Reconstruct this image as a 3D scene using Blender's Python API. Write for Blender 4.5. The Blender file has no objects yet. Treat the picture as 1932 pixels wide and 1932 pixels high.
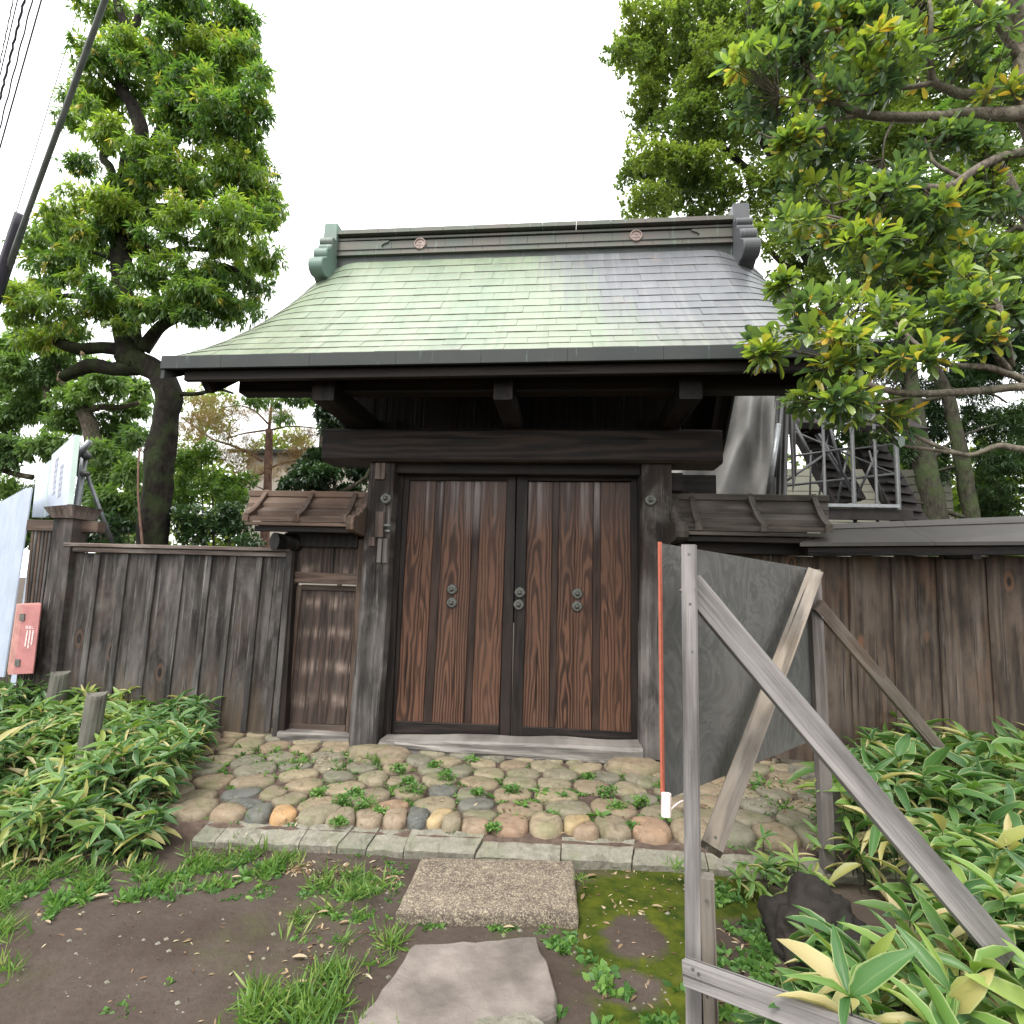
import bpy, bmesh, math, random
import numpy as np
from mathutils import Vector, Matrix, noise
random.seed(7); RNG = np.random.default_rng(7)
C = bpy.context.scene
COL = C.collection

# ------------------------------------------------------------------ camera, sky, sun, exposure
HC = 1.62
YAW, PITCH, ROLL, FPX, VW = math.radians(5.58), math.radians(7.70), math.radians(1.69), 1030.0, 1932.0
_cy, _sy, _cp, _sp = math.cos(YAW), math.sin(YAW), math.cos(PITCH), math.sin(PITCH)
FW = Vector((-_sy * _cp, _cy * _cp, _sp)); _rt = Vector((_cy, _sy, 0)); _up = _rt.cross(FW)
RT = math.cos(ROLL) * _rt + math.sin(ROLL) * _up
UP = -math.sin(ROLL) * _rt + math.cos(ROLL) * _up
cam_d = bpy.data.cameras.new('camera'); cam = bpy.data.objects.new('camera', cam_d); COL.objects.link(cam)
cam_d.sensor_width = 36; cam_d.lens = FPX / VW * 36; cam_d.clip_start = 0.05; cam_d.clip_end = 600
mw = Matrix.Identity(4)
for i in range(3):
    mw[i][0] = RT[i]; mw[i][1] = UP[i]; mw[i][2] = -FW[i]
mw[2][3] = HC
cam.matrix_world = mw
C.camera = cam

w = bpy.data.worlds.new('World'); C.world = w; w.use_nodes = True
nt = w.node_tree; bg = nt.nodes['Background']
sky = nt.nodes.new('ShaderNodeTexSky'); sky.sky_type = 'NISHITA'; sky.sun_disc = False
SUN_EL, SUN_AZ = math.radians(58), math.radians(205)
sky.sun_elevation = SUN_EL; sky.sun_rotation = SUN_AZ; sky.dust_density = 6; sky.air_density = 1.2; sky.ozone_density = 1
# overcast: an even bright cloud layer over most of the blue
tcw = nt.nodes.new('ShaderNodeTexCoord'); nzw = nt.nodes.new('ShaderNodeTexNoise'); nzw.inputs['Scale'].default_value = 2.2; nzw.inputs['Detail'].default_value = 5
nt.links.new(tcw.outputs['Generated'], nzw.inputs['Vector'])
rpw = nt.nodes.new('ShaderNodeValToRGB'); rpw.color_ramp.elements[0].position = .3; rpw.color_ramp.elements[1].position = .7
rpw.color_ramp.elements[0].color = (7.3, 7.4, 7.4, 1); rpw.color_ramp.elements[1].color = (10.0, 10.05, 10.0, 1)
nt.links.new(nzw.outputs[0], rpw.inputs[0])
mxw = nt.nodes.new('ShaderNodeMix'); mxw.data_type = 'RGBA'; mxw.inputs[0].default_value = 0.88
nt.links.new(sky.outputs[0], mxw.inputs[6]); nt.links.new(rpw.outputs[0], mxw.inputs[7])
nt.links.new(mxw.outputs[2], bg.inputs[0]); bg.inputs[1].default_value = 0.15
sun_d = bpy.data.lights.new('sun', 'SUN'); sun = bpy.data.objects.new('sun', sun_d); COL.objects.link(sun)
sun_d.energy = 1.5; sun_d.angle = math.radians(20); sun_d.color = (1, .97, .92)
sun.rotation_euler = (math.pi / 2 - SUN_EL, 0, math.pi - SUN_AZ)
C.view_settings.view_transform = 'Standard'; C.view_settings.look = 'None'; C.view_settings.gamma = 1
C.view_settings.use_curve_mapping = False; C.view_settings.exposure = 1.2
C.render.engine = 'CYCLES'
C.cycles.max_bounces = 6; C.cycles.diffuse_bounces = 3; C.cycles.glossy_bounces = 2; C.cycles.transmission_bounces = 3

# ------------------------------------------------------------------ pixel of the survey photo -> point in the place
def ray(px, py):
    return RT * ((px - VW / 2) / FPX) - UP * ((py - VW / 2) / FPX) + FW
def V(px, py, Y):
    d = ray(px, py); t = Y / d.y; return Vector((d.x * t, Y, HC + d.z * t))
def G(px, py, Z=0.0):
    d = ray(px, py); t = (Z - HC) / d.z; return Vector((d.x * t, d.y * t, Z))
def proj(P):
    v = Vector(P) - Vector((0, 0, HC)); z = v.dot(FW)
    return (VW / 2 + v.dot(RT) / z * FPX, VW / 2 - v.dot(UP) / z * FPX, z)

# ------------------------------------------------------------------ objects, tags
WM = {}
def _place(o, M, parent):
    WM[o] = M
    if parent is not None:
        o.parent = parent; o.matrix_parent_inverse = WM[parent].inverted()
    o.matrix_basis = M
def tag(o, label=None, cat=None, group=None, kind=None):
    if label: o['label'] = label
    if cat: o['category'] = cat
    if group: o['group'] = group
    if kind: o['kind'] = kind
    return o
def empty(name, loc, label=None, cat=None, group=None, kind=None, parent=None):
    o = bpy.data.objects.new(name, None); COL.objects.link(o); o.empty_display_size = .1
    _place(o, Matrix.Translation(Vector(loc)), parent)
    return tag(o, label, cat, group, kind)
def link(name, me, parent=None, M=None, mat=None, smooth=False):
    o = bpy.data.objects.new(name, me); COL.objects.link(o)
    if mat is not None:
        if len(me.materials) == 0: me.materials.append(mat)
    if smooth: me.polygons.foreach_set('use_smooth', [True] * len(me.polygons))
    _place(o, M or Matrix.Identity(4), parent)
    return o
def mesh(name, vs, fs):
    me = bpy.data.meshes.new(name); me.from_pydata([tuple(v) for v in vs], [], fs); me.update(); return me

class MB:
    """collects geometry for ONE mesh object"""
    def __init__(s): s.v = []; s.f = []
    def add(s, vs, fs):
        n = len(s.v); s.v += [tuple(v) for v in vs]; s.f += [tuple(i + n for i in f) for f in fs]
    def box(s, x0, x1, y0, y1, z0, z1):
        s.add([(x0,y0,z0),(x1,y0,z0),(x1,y1,z0),(x0,y1,z0),(x0,y0,z1),(x1,y0,z1),(x1,y1,z1),(x0,y1,z1)],
              [(0,3,2,1),(4,5,6,7),(0,1,5,4),(1,2,6,5),(2,3,7,6),(3,0,4,7)])
    def bar(s, p0, p1, wx, wy, hint=(1,0,0)):
        vs, fs = board_geo(Vector(p0), Vector(p1), wx, wy, hint); s.add(vs, fs)
    def tube(s, pts, rad, n=8, cap=True, wob=0.0, seed=0):
        pts = [Vector(p) for p in pts]; m = len(pts); vs = []
        if not isinstance(rad, (list, tuple)): rad = [rad] * m
        ref = Vector((0.31, .9, .2)).normalized()
        for i, p in enumerate(pts):
            t = (pts[min(i+1, m-1)] - pts[max(i-1, 0)]).normalized()
            a = t.cross(ref)
            if a.length < .15: a = t.cross(Vector((1, 0, 0)))
            a.normalize(); b = t.cross(a)
            for k in range(n):
                an = 2 * math.pi * k / n; r = rad[i]
                if wob: r *= 1 + wob * noise.noise(Vector((p.x*3 + math.cos(an)*1.3 + seed, p.y*3 + math.sin(an)*1.3, p.z*3)))
                vs.append(p + a * (math.cos(an) * r) + b * (math.sin(an) * r))
        fs = []
        for i in range(m-1):
            for k in range(n):
                fs.append((i*n+k, i*n+(k+1) % n, (i+1)*n+(k+1) % n, (i+1)*n+k))
        if cap: fs.append(tuple(reversed(range(n)))); fs.append(tuple(range((m-1)*n, m*n)))
        s.add(vs, fs)
    def build(s, name, mat, parent=None, smooth=False, M=None):
        me = mesh(name, s.v, s.f)
        if M is not None: me.transform(M.inverted())
        return link(name, me, parent, M, mat, smooth)

def board_geo(p0, p1, wx, wy, hint):
    z = (p1 - p0).normalized(); x = Vector(hint); x = (x - z * x.dot(z)).normalized(); y = z.cross(x)
    vs = []
    for p in (p0, p1):
        for a, b in ((-1,-1),(1,-1),(1,1),(-1,1)): vs.append(p + x*(a*wx/2) + y*(b*wy/2))
    return vs, [(0,3,2,1),(4,5,6,7),(0,1,5,4),(1,2,6,5),(2,3,7,6),(3,0,4,7)]
_bs = [0]
def board(name, p0, p1, wx, wy, mat, parent=None, hint=(1,0,0), ch=.004, seg=1, wob=0.0, taper=1.0, label=None):
    """one timber: local Z along its length, X its width, Y its thickness"""
    p0 = Vector(p0); p1 = Vector(p1); L = (p1 - p0).length
    z = (p1 - p0).normalized(); x = Vector(hint); x = (x - z * x.dot(z)).normalized(); y = z.cross(x)
    M = Matrix.Identity(4); c = (p0 + p1) / 2
    for i in range(3):
        M[i][0] = x[i]; M[i][1] = y[i]; M[i][2] = z[i]; M[i][3] = c[i]
    a, b = wx/2, wy/2; ch = min(ch, a*.6, b*.6)
    ring = [(-a+ch,-b),(a-ch,-b),(a,-b+ch),(a,b-ch),(a-ch,b),(-a+ch,b),(-a,b-ch),(-a,-b+ch)]
    vs = []; fs = []; _bs[0] += 1; sd = _bs[0] * 3.17
    for i in range(seg + 1):
        zz = -L/2 + L*i/seg; sc = 1 + (taper-1)*i/seg
        ox = oy = 0
        if wob:
            ox = wob * noise.noise(Vector((sd, zz*1.6, 0))); oy = wob * noise.noise(Vector((sd, 0, zz*1.6)))
        for k, (rx, ry) in enumerate(ring):
            e = wob*.5*noise.noise(Vector((sd + k*1.7, zz*3.5, 5))) if wob else 0
            vs.append((rx*sc + ox + e, ry*sc + oy + e, zz))
    for i in range(seg):
        for k in range(8): fs.append((i*8+k, i*8+(k+1) % 8, (i+1)*8+(k+1) % 8, (i+1)*8+k))
    fs.append(tuple(reversed(range(8)))); fs.append(tuple(range(seg*8, seg*8+8)))
    o = link(name, mesh(name, vs, fs), parent, M, mat)
    if label: o['label'] = label
    return o

# ------------------------------------------------------------------ materials
class NT:
    def __init__(s, name):
        s.m = bpy.data.materials.new(name); s.m.use_nodes = True; s.t = s.m.node_tree
        s.b = s.t.nodes['Principled BSDF']; s.out = s.t.nodes['Material Output']
    def n(s, ty, ins=None, **pr):
        nd = s.t.nodes.new('ShaderNode' + ty)
        for k, v in pr.items(): setattr(nd, k, v)
        if ins:
            for k, v in ins.items(): s.set(nd.inputs[k], v)
        return nd
    def set(s, sock, v):
        if hasattr(v, 'links') or isinstance(v, bpy.types.NodeSocket): s.t.links.new(v, sock)
        else: sock.default_value = v
    def math(s, op, a, b=0.0, c=None, clamp=False):
        ins = {0: a, 1: b}
        if c is not None: ins[2] = c
        return s.n('Math', ins, operation=op, use_clamp=clamp).outputs[0]
    def mix(s, f, a, b, mode='MIX'):
        nd = s.n('Mix', data_type='RGBA', blend_type=mode)
        s.set(nd.inputs[0], f)
        for i, v in ((6, a), (7, b)):
            if isinstance(v, tuple): v = tuple(v[:3]) + (1,)
            s.set(nd.inputs[i], v)
        return nd.outputs[2]
    def ramp(s, f, stops, interp='LINEAR'):
        nd = s.n('ValToRGB', {0: f}); cr = nd.color_ramp; cr.interpolation = interp
        while len(cr.elements) < len(stops): cr.elements.new(.5)
        for e, (p, c) in zip(cr.elements, stops):
            e.position = p; e.color = (c, c, c, 1) if isinstance(c, (int, float)) else tuple(c[:3]) + (1,)
        return nd.outputs[0]
    def noise(s, vec, scale=5, detail=4, rough=.55, dist=0.0):
        nd = s.n('TexNoise', {'Scale': scale, 'Detail': detail, 'Roughness': rough, 'Distortion': dist})
        if vec is not None: s.t.links.new(vec, nd.inputs['Vector'])
        return nd.outputs[0]
    def obj(s): return s.n('TexCoord').outputs['Object']
    def pos(s): return s.n('NewGeometry').outputs['Position']
    def rnd(s): return s.n('ObjectInfo').outputs['Random']
    def sep(s, v): o = s.n('SeparateXYZ', {0: v}).outputs; return o[0], o[1], o[2]
    def comb(s, x, y, z): return s.n('CombineXYZ', {0: x, 1: y, 2: z}).outputs[0]
    def bump(s, h, dist=.01, strength=.6):
        return s.n('Bump', {'Height': h, 'Distance': dist, 'Strength': strength}).outputs[0]
    def fin(s, col, rough=.8, spec=.3, normal=None, metal=0.0):
        s.set(s.b.inputs['Base Color'], col if not isinstance(col, tuple) else tuple(col[:3]) + (1,))
        s.set(s.b.inputs['Roughness'], rough); s.b.inputs['Specular IOR Level'].default_value = spec
        s.b.inputs['Metallic'].default_value = metal
        if normal is not None: s.t.links.new(normal, s.b.inputs['Normal'])
        return s.m

def wood(name, dark, light, grey=(.2,.19,.18), greyamt=.3, freq=150, ringamt=.5, knots=0.0, blotch=.4, zfade=None, zcol=None,
         rough=.75, bands=0.0, fib=1.0, top_pale=None, spec=.25, streak=0.0, foot=None, rust=0.0):
    s = NT(name); x, y, z = s.sep(s.obj()); r = s.rnd()
    r2 = s.math('FRACT', s.math('MULTIPLY', r, 7.31)); r3 = s.math('FRACT', s.math('MULTIPLY', r, 23.7))
    off = s.math('MULTIPLY', r, 37.0)
    # growth rings cut through a cone: cathedral figure
    lowz = s.noise(s.comb(off, 0.0, s.math('MULTIPLY', z, 1.1)), 1.0, 2)
    lown = s.noise(s.comb(s.math('ADD', s.math('MULTIPLY', x, 7.0), off), y, s.math('MULTIPLY', z, 1.3)), 1.0, 2)
    dx = s.math('ADD', s.math('SUBTRACT', x, s.math('MULTIPLY', s.math('SUBTRACT', r2, .5), .10)), s.math('MULTIPLY', s.math('SUBTRACT', lowz, .5), .09))
    cc = s.math('ADD', s.math('MULTIPLY', z, s.math('MULTIPLY', s.math('SUBTRACT', r3, .35), .09)), s.math('MULTIPLY', lown, .12))
    rr = s.math('SQRT', s.math('ADD', s.math('MULTIPLY', dx, dx), s.math('MULTIPLY', cc, cc)))
    g = s.math('MULTIPLY_ADD', s.math('SINE', s.math('MULTIPLY', rr, float(freq))), .5, .5)
    g = s.math('POWER', g, 1.6)
    fibre = s.noise(s.comb(s.math('ADD', s.math('MULTIPLY', x, 130.0), off), s.math('MULTIPLY', y, 60.0), s.math('MULTIPLY', z, 3.0)), 1.0, 4, .65)
    fibre2 = s.noise(s.comb(s.math('ADD', s.math('MULTIPLY', x, 28.0), off), s.math('MULTIPLY', y, 28.0), s.math('MULTIPLY', z, .9)), 1.0, 5, .6)
    t = s.math('ADD', s.math('MULTIPLY', g, ringamt), s.math('MULTIPLY', s.math('ADD', fibre, fibre2), .5 * fib))
    t = s.math('ADD', t, s.math('MULTIPLY', s.math('SUBTRACT', r, .5), .22))
    fac = s.ramp(t, [(.30, 0), (.30 + .27 * (.55 + ringamt), .33), (.28 + .58 * (.55 + ringamt), 1)])
    col = s.mix(fac, dark, light)
    pz = s.pos(); wx, wy, wz = s.sep(pz)
    bl = s.noise(s.comb(s.math('MULTIPLY_ADD', x, 4.0, off), s.math('MULTIPLY', y, 4.0), s.math('MULTIPLY', z, 1.6)), 1.0, 4, .6)
    gm = s.math('MULTIPLY', s.ramp(bl, [(.38, 0), (.68, 1)]), greyamt, clamp=True)
    gm = s.math('ADD', gm, s.math('MULTIPLY', s.ramp(fibre2, [(.5, 0), (.72, 1)]), greyamt * .6), clamp=True)
    col = s.mix(gm, col, grey)
    if blotch:
        b2 = s.noise(s.comb(s.math('MULTIPLY_ADD', x, 6.0, off), 0.0, s.math('MULTIPLY', z, 2.3)), 1.0, 3)
        col = s.mix(s.math('MULTIPLY', s.ramp(b2, [(.5, 0), (.72, 1)]), blotch), col, tuple(c * .45 for c in dark))
    if bands:       # worn pale bands across a door
        bn = s.noise(s.comb(s.math('MULTIPLY', wx, 3.0), 0.0, s.math('MULTIPLY', wz, 3.4)), 1.0, 3)
        bq = s.noise(s.comb(s.math('MULTIPLY', wx, 1.2), 2.0, s.math('MULTIPLY', wz, 1.5)), 1.0, 2)
        bd = s.math('MULTIPLY_ADD', s.math('SINE', s.math('MULTIPLY', s.math('ADD', wz, s.math('MULTIPLY', s.math('ADD', bn, bq), .16)), 21.0)), .5, .5)
        bm = s.math('MULTIPLY', s.math('MULTIPLY', s.math('POWER', bd, 3.0), s.ramp(fibre2, [(.42, 0), (.62, 1)])), s.ramp(bn, [(.35, 0), (.6, 1)]))
        col = s.mix(s.math('MULTIPLY', bm, bands), col, (.26, .20, .165))
    if top_pale:    # (z0, z1): rain-bleached streaks under the head of the doors
        z0, z1, pc = top_pale
        mz = s.n('MapRange', {0: wz, 1: z0, 2: z1, 3: 0.0, 4: 1.0}).outputs[0]
        st = s.noise(s.comb(s.math('MULTIPLY', wx, 11.0), 0.0, s.math('MULTIPLY', wz, .25)), 1.0, 2)
        st = s.ramp(st, [(.53, 0), (.66, 1)])
        col = s.mix(s.math('MULTIPLY', mz, .65), col, (.072, .056, .052))
        col = s.mix(s.math('MULTIPLY', s.math('MULTIPLY', mz, st), s.ramp(fibre, [(.3, .15), (.6, 1)])), col, pc)
    if zfade:       # different weathering above / below a height
        z0, z1 = zfade
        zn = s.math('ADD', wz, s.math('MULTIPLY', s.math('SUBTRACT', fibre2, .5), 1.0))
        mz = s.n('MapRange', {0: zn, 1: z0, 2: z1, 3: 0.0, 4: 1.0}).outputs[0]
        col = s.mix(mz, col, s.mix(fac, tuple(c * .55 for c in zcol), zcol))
    if streak:      # rain-bleached and blackened runs of an old board
        s1 = s.noise(s.comb(s.math('MULTIPLY_ADD', x, 34.0, off), 0.0, s.math('MULTIPLY_ADD', z, 1.1, off)), 1.0, 5, .62, .4)
        s2 = s.noise(s.comb(s.math('MULTIPLY_ADD', x, 9.0, off), 3.0, s.math('MULTIPLY_ADD', z, 1.7, off)), 1.0, 4, .6)
        s3 = s.noise(s.comb(s.math('MULTIPLY_ADD', x, 5.0, off), 9.0, s.math('MULTIPLY_ADD', z, 1.2, off)), 1.0, 4, .6)
        pale = s.math('MULTIPLY', s.ramp(s1, [(.52, 0), (.66, 1)]), s.ramp(s2, [(.45, 0), (.62, 1)]))
        col = s.mix(s.math('MULTIPLY', s.ramp(s3, [(.46, 0), (.64, 1)]), streak * .8, clamp=True), col, tuple(c * .40 for c in dark))
        s5 = s.noise(s.comb(s.math('MULTIPLY_ADD', x, 3.2, off), 1.0, s.math('MULTIPLY_ADD', z, 1.4, off)), 1.0, 5, .62, .6)
        col = s.mix(s.math('MULTIPLY', s.ramp(s5, [(.50, 0), (.66, .55)]), streak, clamp=True), col, tuple(min(.6, c * 1.15) for c in grey))
        col = s.mix(s.math('MULTIPLY', pale, streak, clamp=True), col, tuple(min(.6, c * 1.5) for c in grey))
    if rust:
        s4 = s.noise(s.comb(s.math('MULTIPLY_ADD', x, 4.0, off), 5.0, s.math('MULTIPLY_ADD', z, 1.5, off)), 1.0, 4, .6)
        col = s.mix(s.math('MULTIPLY', s.ramp(s4, [(.53, 0), (.68, 1)]), rust), col, (light[0] * 1.25, light[1] * .92, light[2] * .75))
    if foot:        # bare brown wood near the ground
        zn = s.math('ADD', wz, s.math('MULTIPLY', s.math('SUBTRACT', fibre2, .5), .9))
        mz = s.n('MapRange', {0: zn, 1: foot[0], 2: foot[0] - .45, 3: 0.0, 4: .75}).outputs[0]
        col = s.mix(mz, col, s.mix(fac, tuple(c * .5 for c in foot[1]), foot[1]))
    h = s.math('ADD', s.math('MULTIPLY', g, .5 * ringamt), fibre)
    if knots:
        vo = s.n('TexVoronoi', {'Vector': s.comb(s.math('MULTIPLY_ADD', x, 3.5, off), s.math('MULTIPLY', r2, 9.0), s.math('MULTIPLY', z, 1.6)), 'Scale': 1.0, 'Randomness': 1.0}).outputs[0]
        kr = s.math('MULTIPLY_ADD', s.math('SINE', s.math('MULTIPLY', vo, 110.0)), .25, .6)
        km = s.math('MULTIPLY', s.ramp(vo, [(.0, 1), (.07, .95), (.13, .45), (.24, 0)]), knots)
        col = s.mix(s.math('MULTIPLY', km, kr, clamp=True), col, tuple(c * .35 for c in dark))
        kh = s.ramp(vo, [(.08, 0), (.12, 1), (.17, 0)])
        col = s.mix(s.math('MULTIPLY', kh, knots * .7), col, (min(1, light[0]*1.9), light[1]*1.35, light[2]*1.0))
    cr = s.noise(s.comb(s.math('MULTIPLY_ADD', x, 45.0, off), s.math('MULTIPLY', y, 45.0), s.math('MULTIPLY', z, .55)), 1.0, 3, .5)
    crk = s.ramp(cr, [(.30, 1), (.345, 0)])
    col = s.mix(s.math('MULTIPLY', crk, .8), col, tuple(c * .2 for c in dark))
    h = s.math('SUBTRACT', h, s.math('MULTIPLY', crk, 1.2))
    return s.fin(col, rough, spec, s.bump(h, .004, .8))

M_door = wood('door_wood', (.014,.0065,.0045), (.125,.060,.037), (.085,.055,.04), .2, 270, .52, blotch=.35, top_pale=(2.05, 2.5, (.22,.19,.18)), rough=.6, streak=.12)
M_dstrip = wood('door_strip_wood', (.009,.005,.004), (.040,.022,.016), (.07,.055,.048), .2, 120, .4, top_pale=(2.05, 2.5, (.24,.21,.205)), rough=.6)
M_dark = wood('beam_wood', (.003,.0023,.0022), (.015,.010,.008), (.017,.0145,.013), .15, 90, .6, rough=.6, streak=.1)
M_lintel = wood('lintel_wood', (.005,.0035,.003), (.032,.021,.016), (.035,.029,.025), .2, 110, .7, rough=.6, streak=.15)
M_frame = wood('door_frame_wood', (.004,.0028,.0024), (.021,.0145,.012), (.04,.034,.032), .2, 120, .4, rough=.6, streak=.2)
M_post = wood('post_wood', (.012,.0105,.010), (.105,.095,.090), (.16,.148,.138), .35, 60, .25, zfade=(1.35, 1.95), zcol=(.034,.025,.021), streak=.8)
M_sill = wood('sill_wood', (.035,.031,.028), (.225,.208,.19), (.26,.243,.228), .45, 130, .4, blotch=.35, streak=.5)
M_patch = wood('patch_wood', (.035,.024,.019), (.11,.08,.065), (.2,.17,.15), .3, 120, .4)
M_fenceL = wood('left_fence_wood', (.0065,.0058,.0055), (.050,.042,.038), (.12,.110,.104), .34, 90, .3, knots=1.0, blotch=.45, streak=.95, rust=.55, foot=(.75, (.115,.085,.06)))
M_fenceLb = wood('left_batten_wood', (.011,.010,.0095), (.062,.055,.051), (.13,.122,.117), .35, 90, .2, blotch=.35, streak=.8, rust=.2)
M_fenceR = wood('right_fence_wood', (.014,.009,.007), (.100,.070,.050), (.125,.102,.086), .4, 100, .45, knots=1.0, blotch=.55, streak=.7, rust=.5)
M_cap = wood('fence_cap_wood', (.05,.032,.026), (.15,.11,.09), (.27,.25,.235), .4, 90, .3, streak=.5)
M_side = wood('side_door_wood', (.010,.007,.006), (.055,.035,.028), (.10,.085,.075), .25, 150, .45, bands=.95, streak=.35)
M_sidef = wood('side_door_frame_wood', (.032,.021,.016), (.10,.064,.046), (.13,.11,.095), .25, 140, .4, streak=.4)
M_roofw = wood('roof_board_wood', (.035,.020,.014), (.130,.080,.056), (.16,.13,.105), .5, 90, .3, blotch=.25, streak=.3)
M_roofR = wood('right_roof_board_wood', (.018,.015,.012), (.075,.062,.050), (.11,.094,.078), .5, 90, .3, blotch=.45, streak=.4)
M_lumg = wood('grey_lumber', (.062,.057,.054), (.245,.228,.220), (.26,.247,.24), .4, 80, .25, blotch=.15, streak=.35)
M_lumb = wood('brown_lumber', (.055,.042,.030), (.205,.168,.130), (.22,.205,.19), .4, 150, .6, blotch=.35, streak=.4)
M_lumd = wood('dark_lumber', (.04,.034,.03), (.135,.118,.108), (.17,.155,.145), .4, 90, .3, blotch=.25, streak=.4)
M_stump = wood('stump_wood', (.022,.020,.017), (.13,.12,.10), (.17,.17,.145), .5, 80, .2, blotch=.3, streak=.6)
M_rust = wood('rusty_batten_wood', (.08,.053,.038), (.235,.18,.145), (.25,.225,.205), .5, 90, .3, streak=.4)

def m_copper():
    s = NT('roof_copper'); x, y, z = s.sep(s.pos()); r = s.rnd()
    run = s.math('SUBTRACT', z, y)
    st = s.noise(s.comb(s.math('MULTIPLY', x, 16.0), 0.0, s.math('MULTIPLY', run, .9)), 1.0, 4, .6)
    big = s.noise(s.comb(s.math('MULTIPLY', x, 2.2), 0.0, s.math('MULTIPLY', run, 1.1)), 1.0, 4, .6)
    fine = s.noise(s.comb(s.math('MULTIPLY', x, 30.0), y, s.math('MULTIPLY', z, 18.0)), 1.0, 5, .65)
    # patina zones: green to the left, slate grey to the right, border leans with the run-off and is ragged
    low = s.math('MULTIPLY', s.math('SUBTRACT', 4.6, z), .55)
    e = s.math('SUBTRACT', s.math('ADD', x, s.math('MULTIPLY', s.math('SUBTRACT', st, .5), 1.5)), low)
    e = s.math('ADD', e, s.math('MULTIPLY', s.math('SUBTRACT', big, .5), .5))
    f = s.n('MapRange', {0: e, 1: -.28, 2: .42, 3: 0.0, 4: 1.0}).outputs[0]
    green = s.mix(s.ramp(big, [(.35, 0), (.65, 1)]), (.150, .215, .150), (.215, .258, .178))
    green = s.mix(s.ramp(fine, [(.4, 0), (.75, .6)]), green, (.27, .30, .20))
    grey = s.mix(s.ramp(big, [(.35, 0), (.65, 1)]), (.105, .112, .125), (.160, .166, .178))
    col = s.mix(f, green, grey)
    lo = s.n('MapRange', {0: z, 1: 4.0, 2: 3.45, 3: 0.0, 4: .6}).outputs[0]
    col = s.mix(s.math('MULTIPLY', lo, s.ramp(st, [(.4, 0), (.6, 1)])), col, (.26, .275, .21))
    nst = s.ramp(st, [(.56, 0), (.66, 1)])
    col = s.mix(s.math('MULTIPLY', s.math('MULTIPLY', nst, f), .28), col, (.24, .25, .235))
    pk = s.noise(s.comb(s.math('MULTIPLY', x, 3.0), 0.0, s.math('MULTIPLY', z, 3.0)), 1.7, 2)
    col = s.mix(s.ramp(pk, [(.58, 0), (.75, .35)]), col, (.27, .22, .20))
    mt = s.noise(s.comb(s.math('MULTIPLY', x, 9.0), 0.0, s.math('MULTIPLY', run, 6.0)), 1.0, 5, .65)
    col = s.mix(s.ramp(mt, [(.45, 0), (.75, .5)]), col, s.mix(f, (.12, .17, .11), (.08, .082, .092)))
    col = s.mix(s.math('MULTIPLY', s.ramp(st, [(.32, 1), (.42, 0)]), .35), col, (.15, .16, .13))
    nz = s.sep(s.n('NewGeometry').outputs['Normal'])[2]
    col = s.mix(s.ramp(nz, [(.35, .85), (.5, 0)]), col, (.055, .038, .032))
    br = s.math('MULTIPLY_ADD', r, .13, .935)
    col = s.mix(1.0, col, s.comb(br, br, br), 'MULTIPLY')
    dn = s.noise(s.comb(s.math('MULTIPLY', x, 5.0), y, s.math('MULTIPLY', z, 5.0)), 1.0, 3, .5)
    sp = s.noise(s.comb(s.math('MULTIPLY', x, 26.0), 4.0, s.math('MULTIPLY', run, 2.4)), 1.0, 3, .6)
    col = s.mix(s.math('MULTIPLY', s.ramp(sp, [(.60, 0), (.66, .45)]), s.ramp(big, [(.45, 0), (.6, 1)])), col, (.30, .32, .26))
    fine = s.math('ADD', fine, s.math('MULTIPLY', dn, 2.5))
    rg = s.math('MULTIPLY_ADD', dn, .25, .22)
    return s.fin(col, rg, .75, s.bump(fine, .003, .35), .15)
M_copper = m_copper()
def m_copper2(name, a, b, c, sx=5.0, rough=.5):
    s = NT(name); x, y, z = s.sep(s.pos())
    n1 = s.noise(s.comb(s.math('MULTIPLY', x, sx), y, s.math('MULTIPLY', z, 2.5)), 1.0, 4, .6)
    n2 = s.noise(s.comb(s.math('MULTIPLY', x, 22.0), y, s.math('MULTIPLY', z, 3.0)), 1.0, 4, .6)
    col = s.mix(s.ramp(n1, [(.35, 0), (.65, 1)]), a, b)
    col = s.mix(s.ramp(n2, [(.60, 0), (.70, .8)]), col, c)
    return s.fin(col, rough, .4, s.bump(n2, .002, .3), .1)
M_cfascia = m_copper2('fascia_copper', (.011,.015,.014), (.018,.022,.020), (.07,.095,.09), 3.0)
M_cridge = m_copper2('ridge_copper', (.075,.095,.074), (.105,.092,.080), (.14,.185,.145), 2.5)
M_cridged = m_copper2('ridge_dark_copper', (.022,.030,.027), (.04,.046,.04), (.09,.12,.105), 3.0)
M_corn = m_copper2('ridge_end_green_copper', (.10,.165,.135), (.12,.13,.115), (.17,.25,.21), 2.5)
M_corn2 = m_copper2('ridge_end_grey_copper', (.065,.068,.075), (.09,.092,.098), (.13,.135,.14), 2.5)
M_crest = m_copper2('crest_copper', (.20,.15,.13), (.25,.19,.17), (.33,.28,.25), 20.0)

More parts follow.
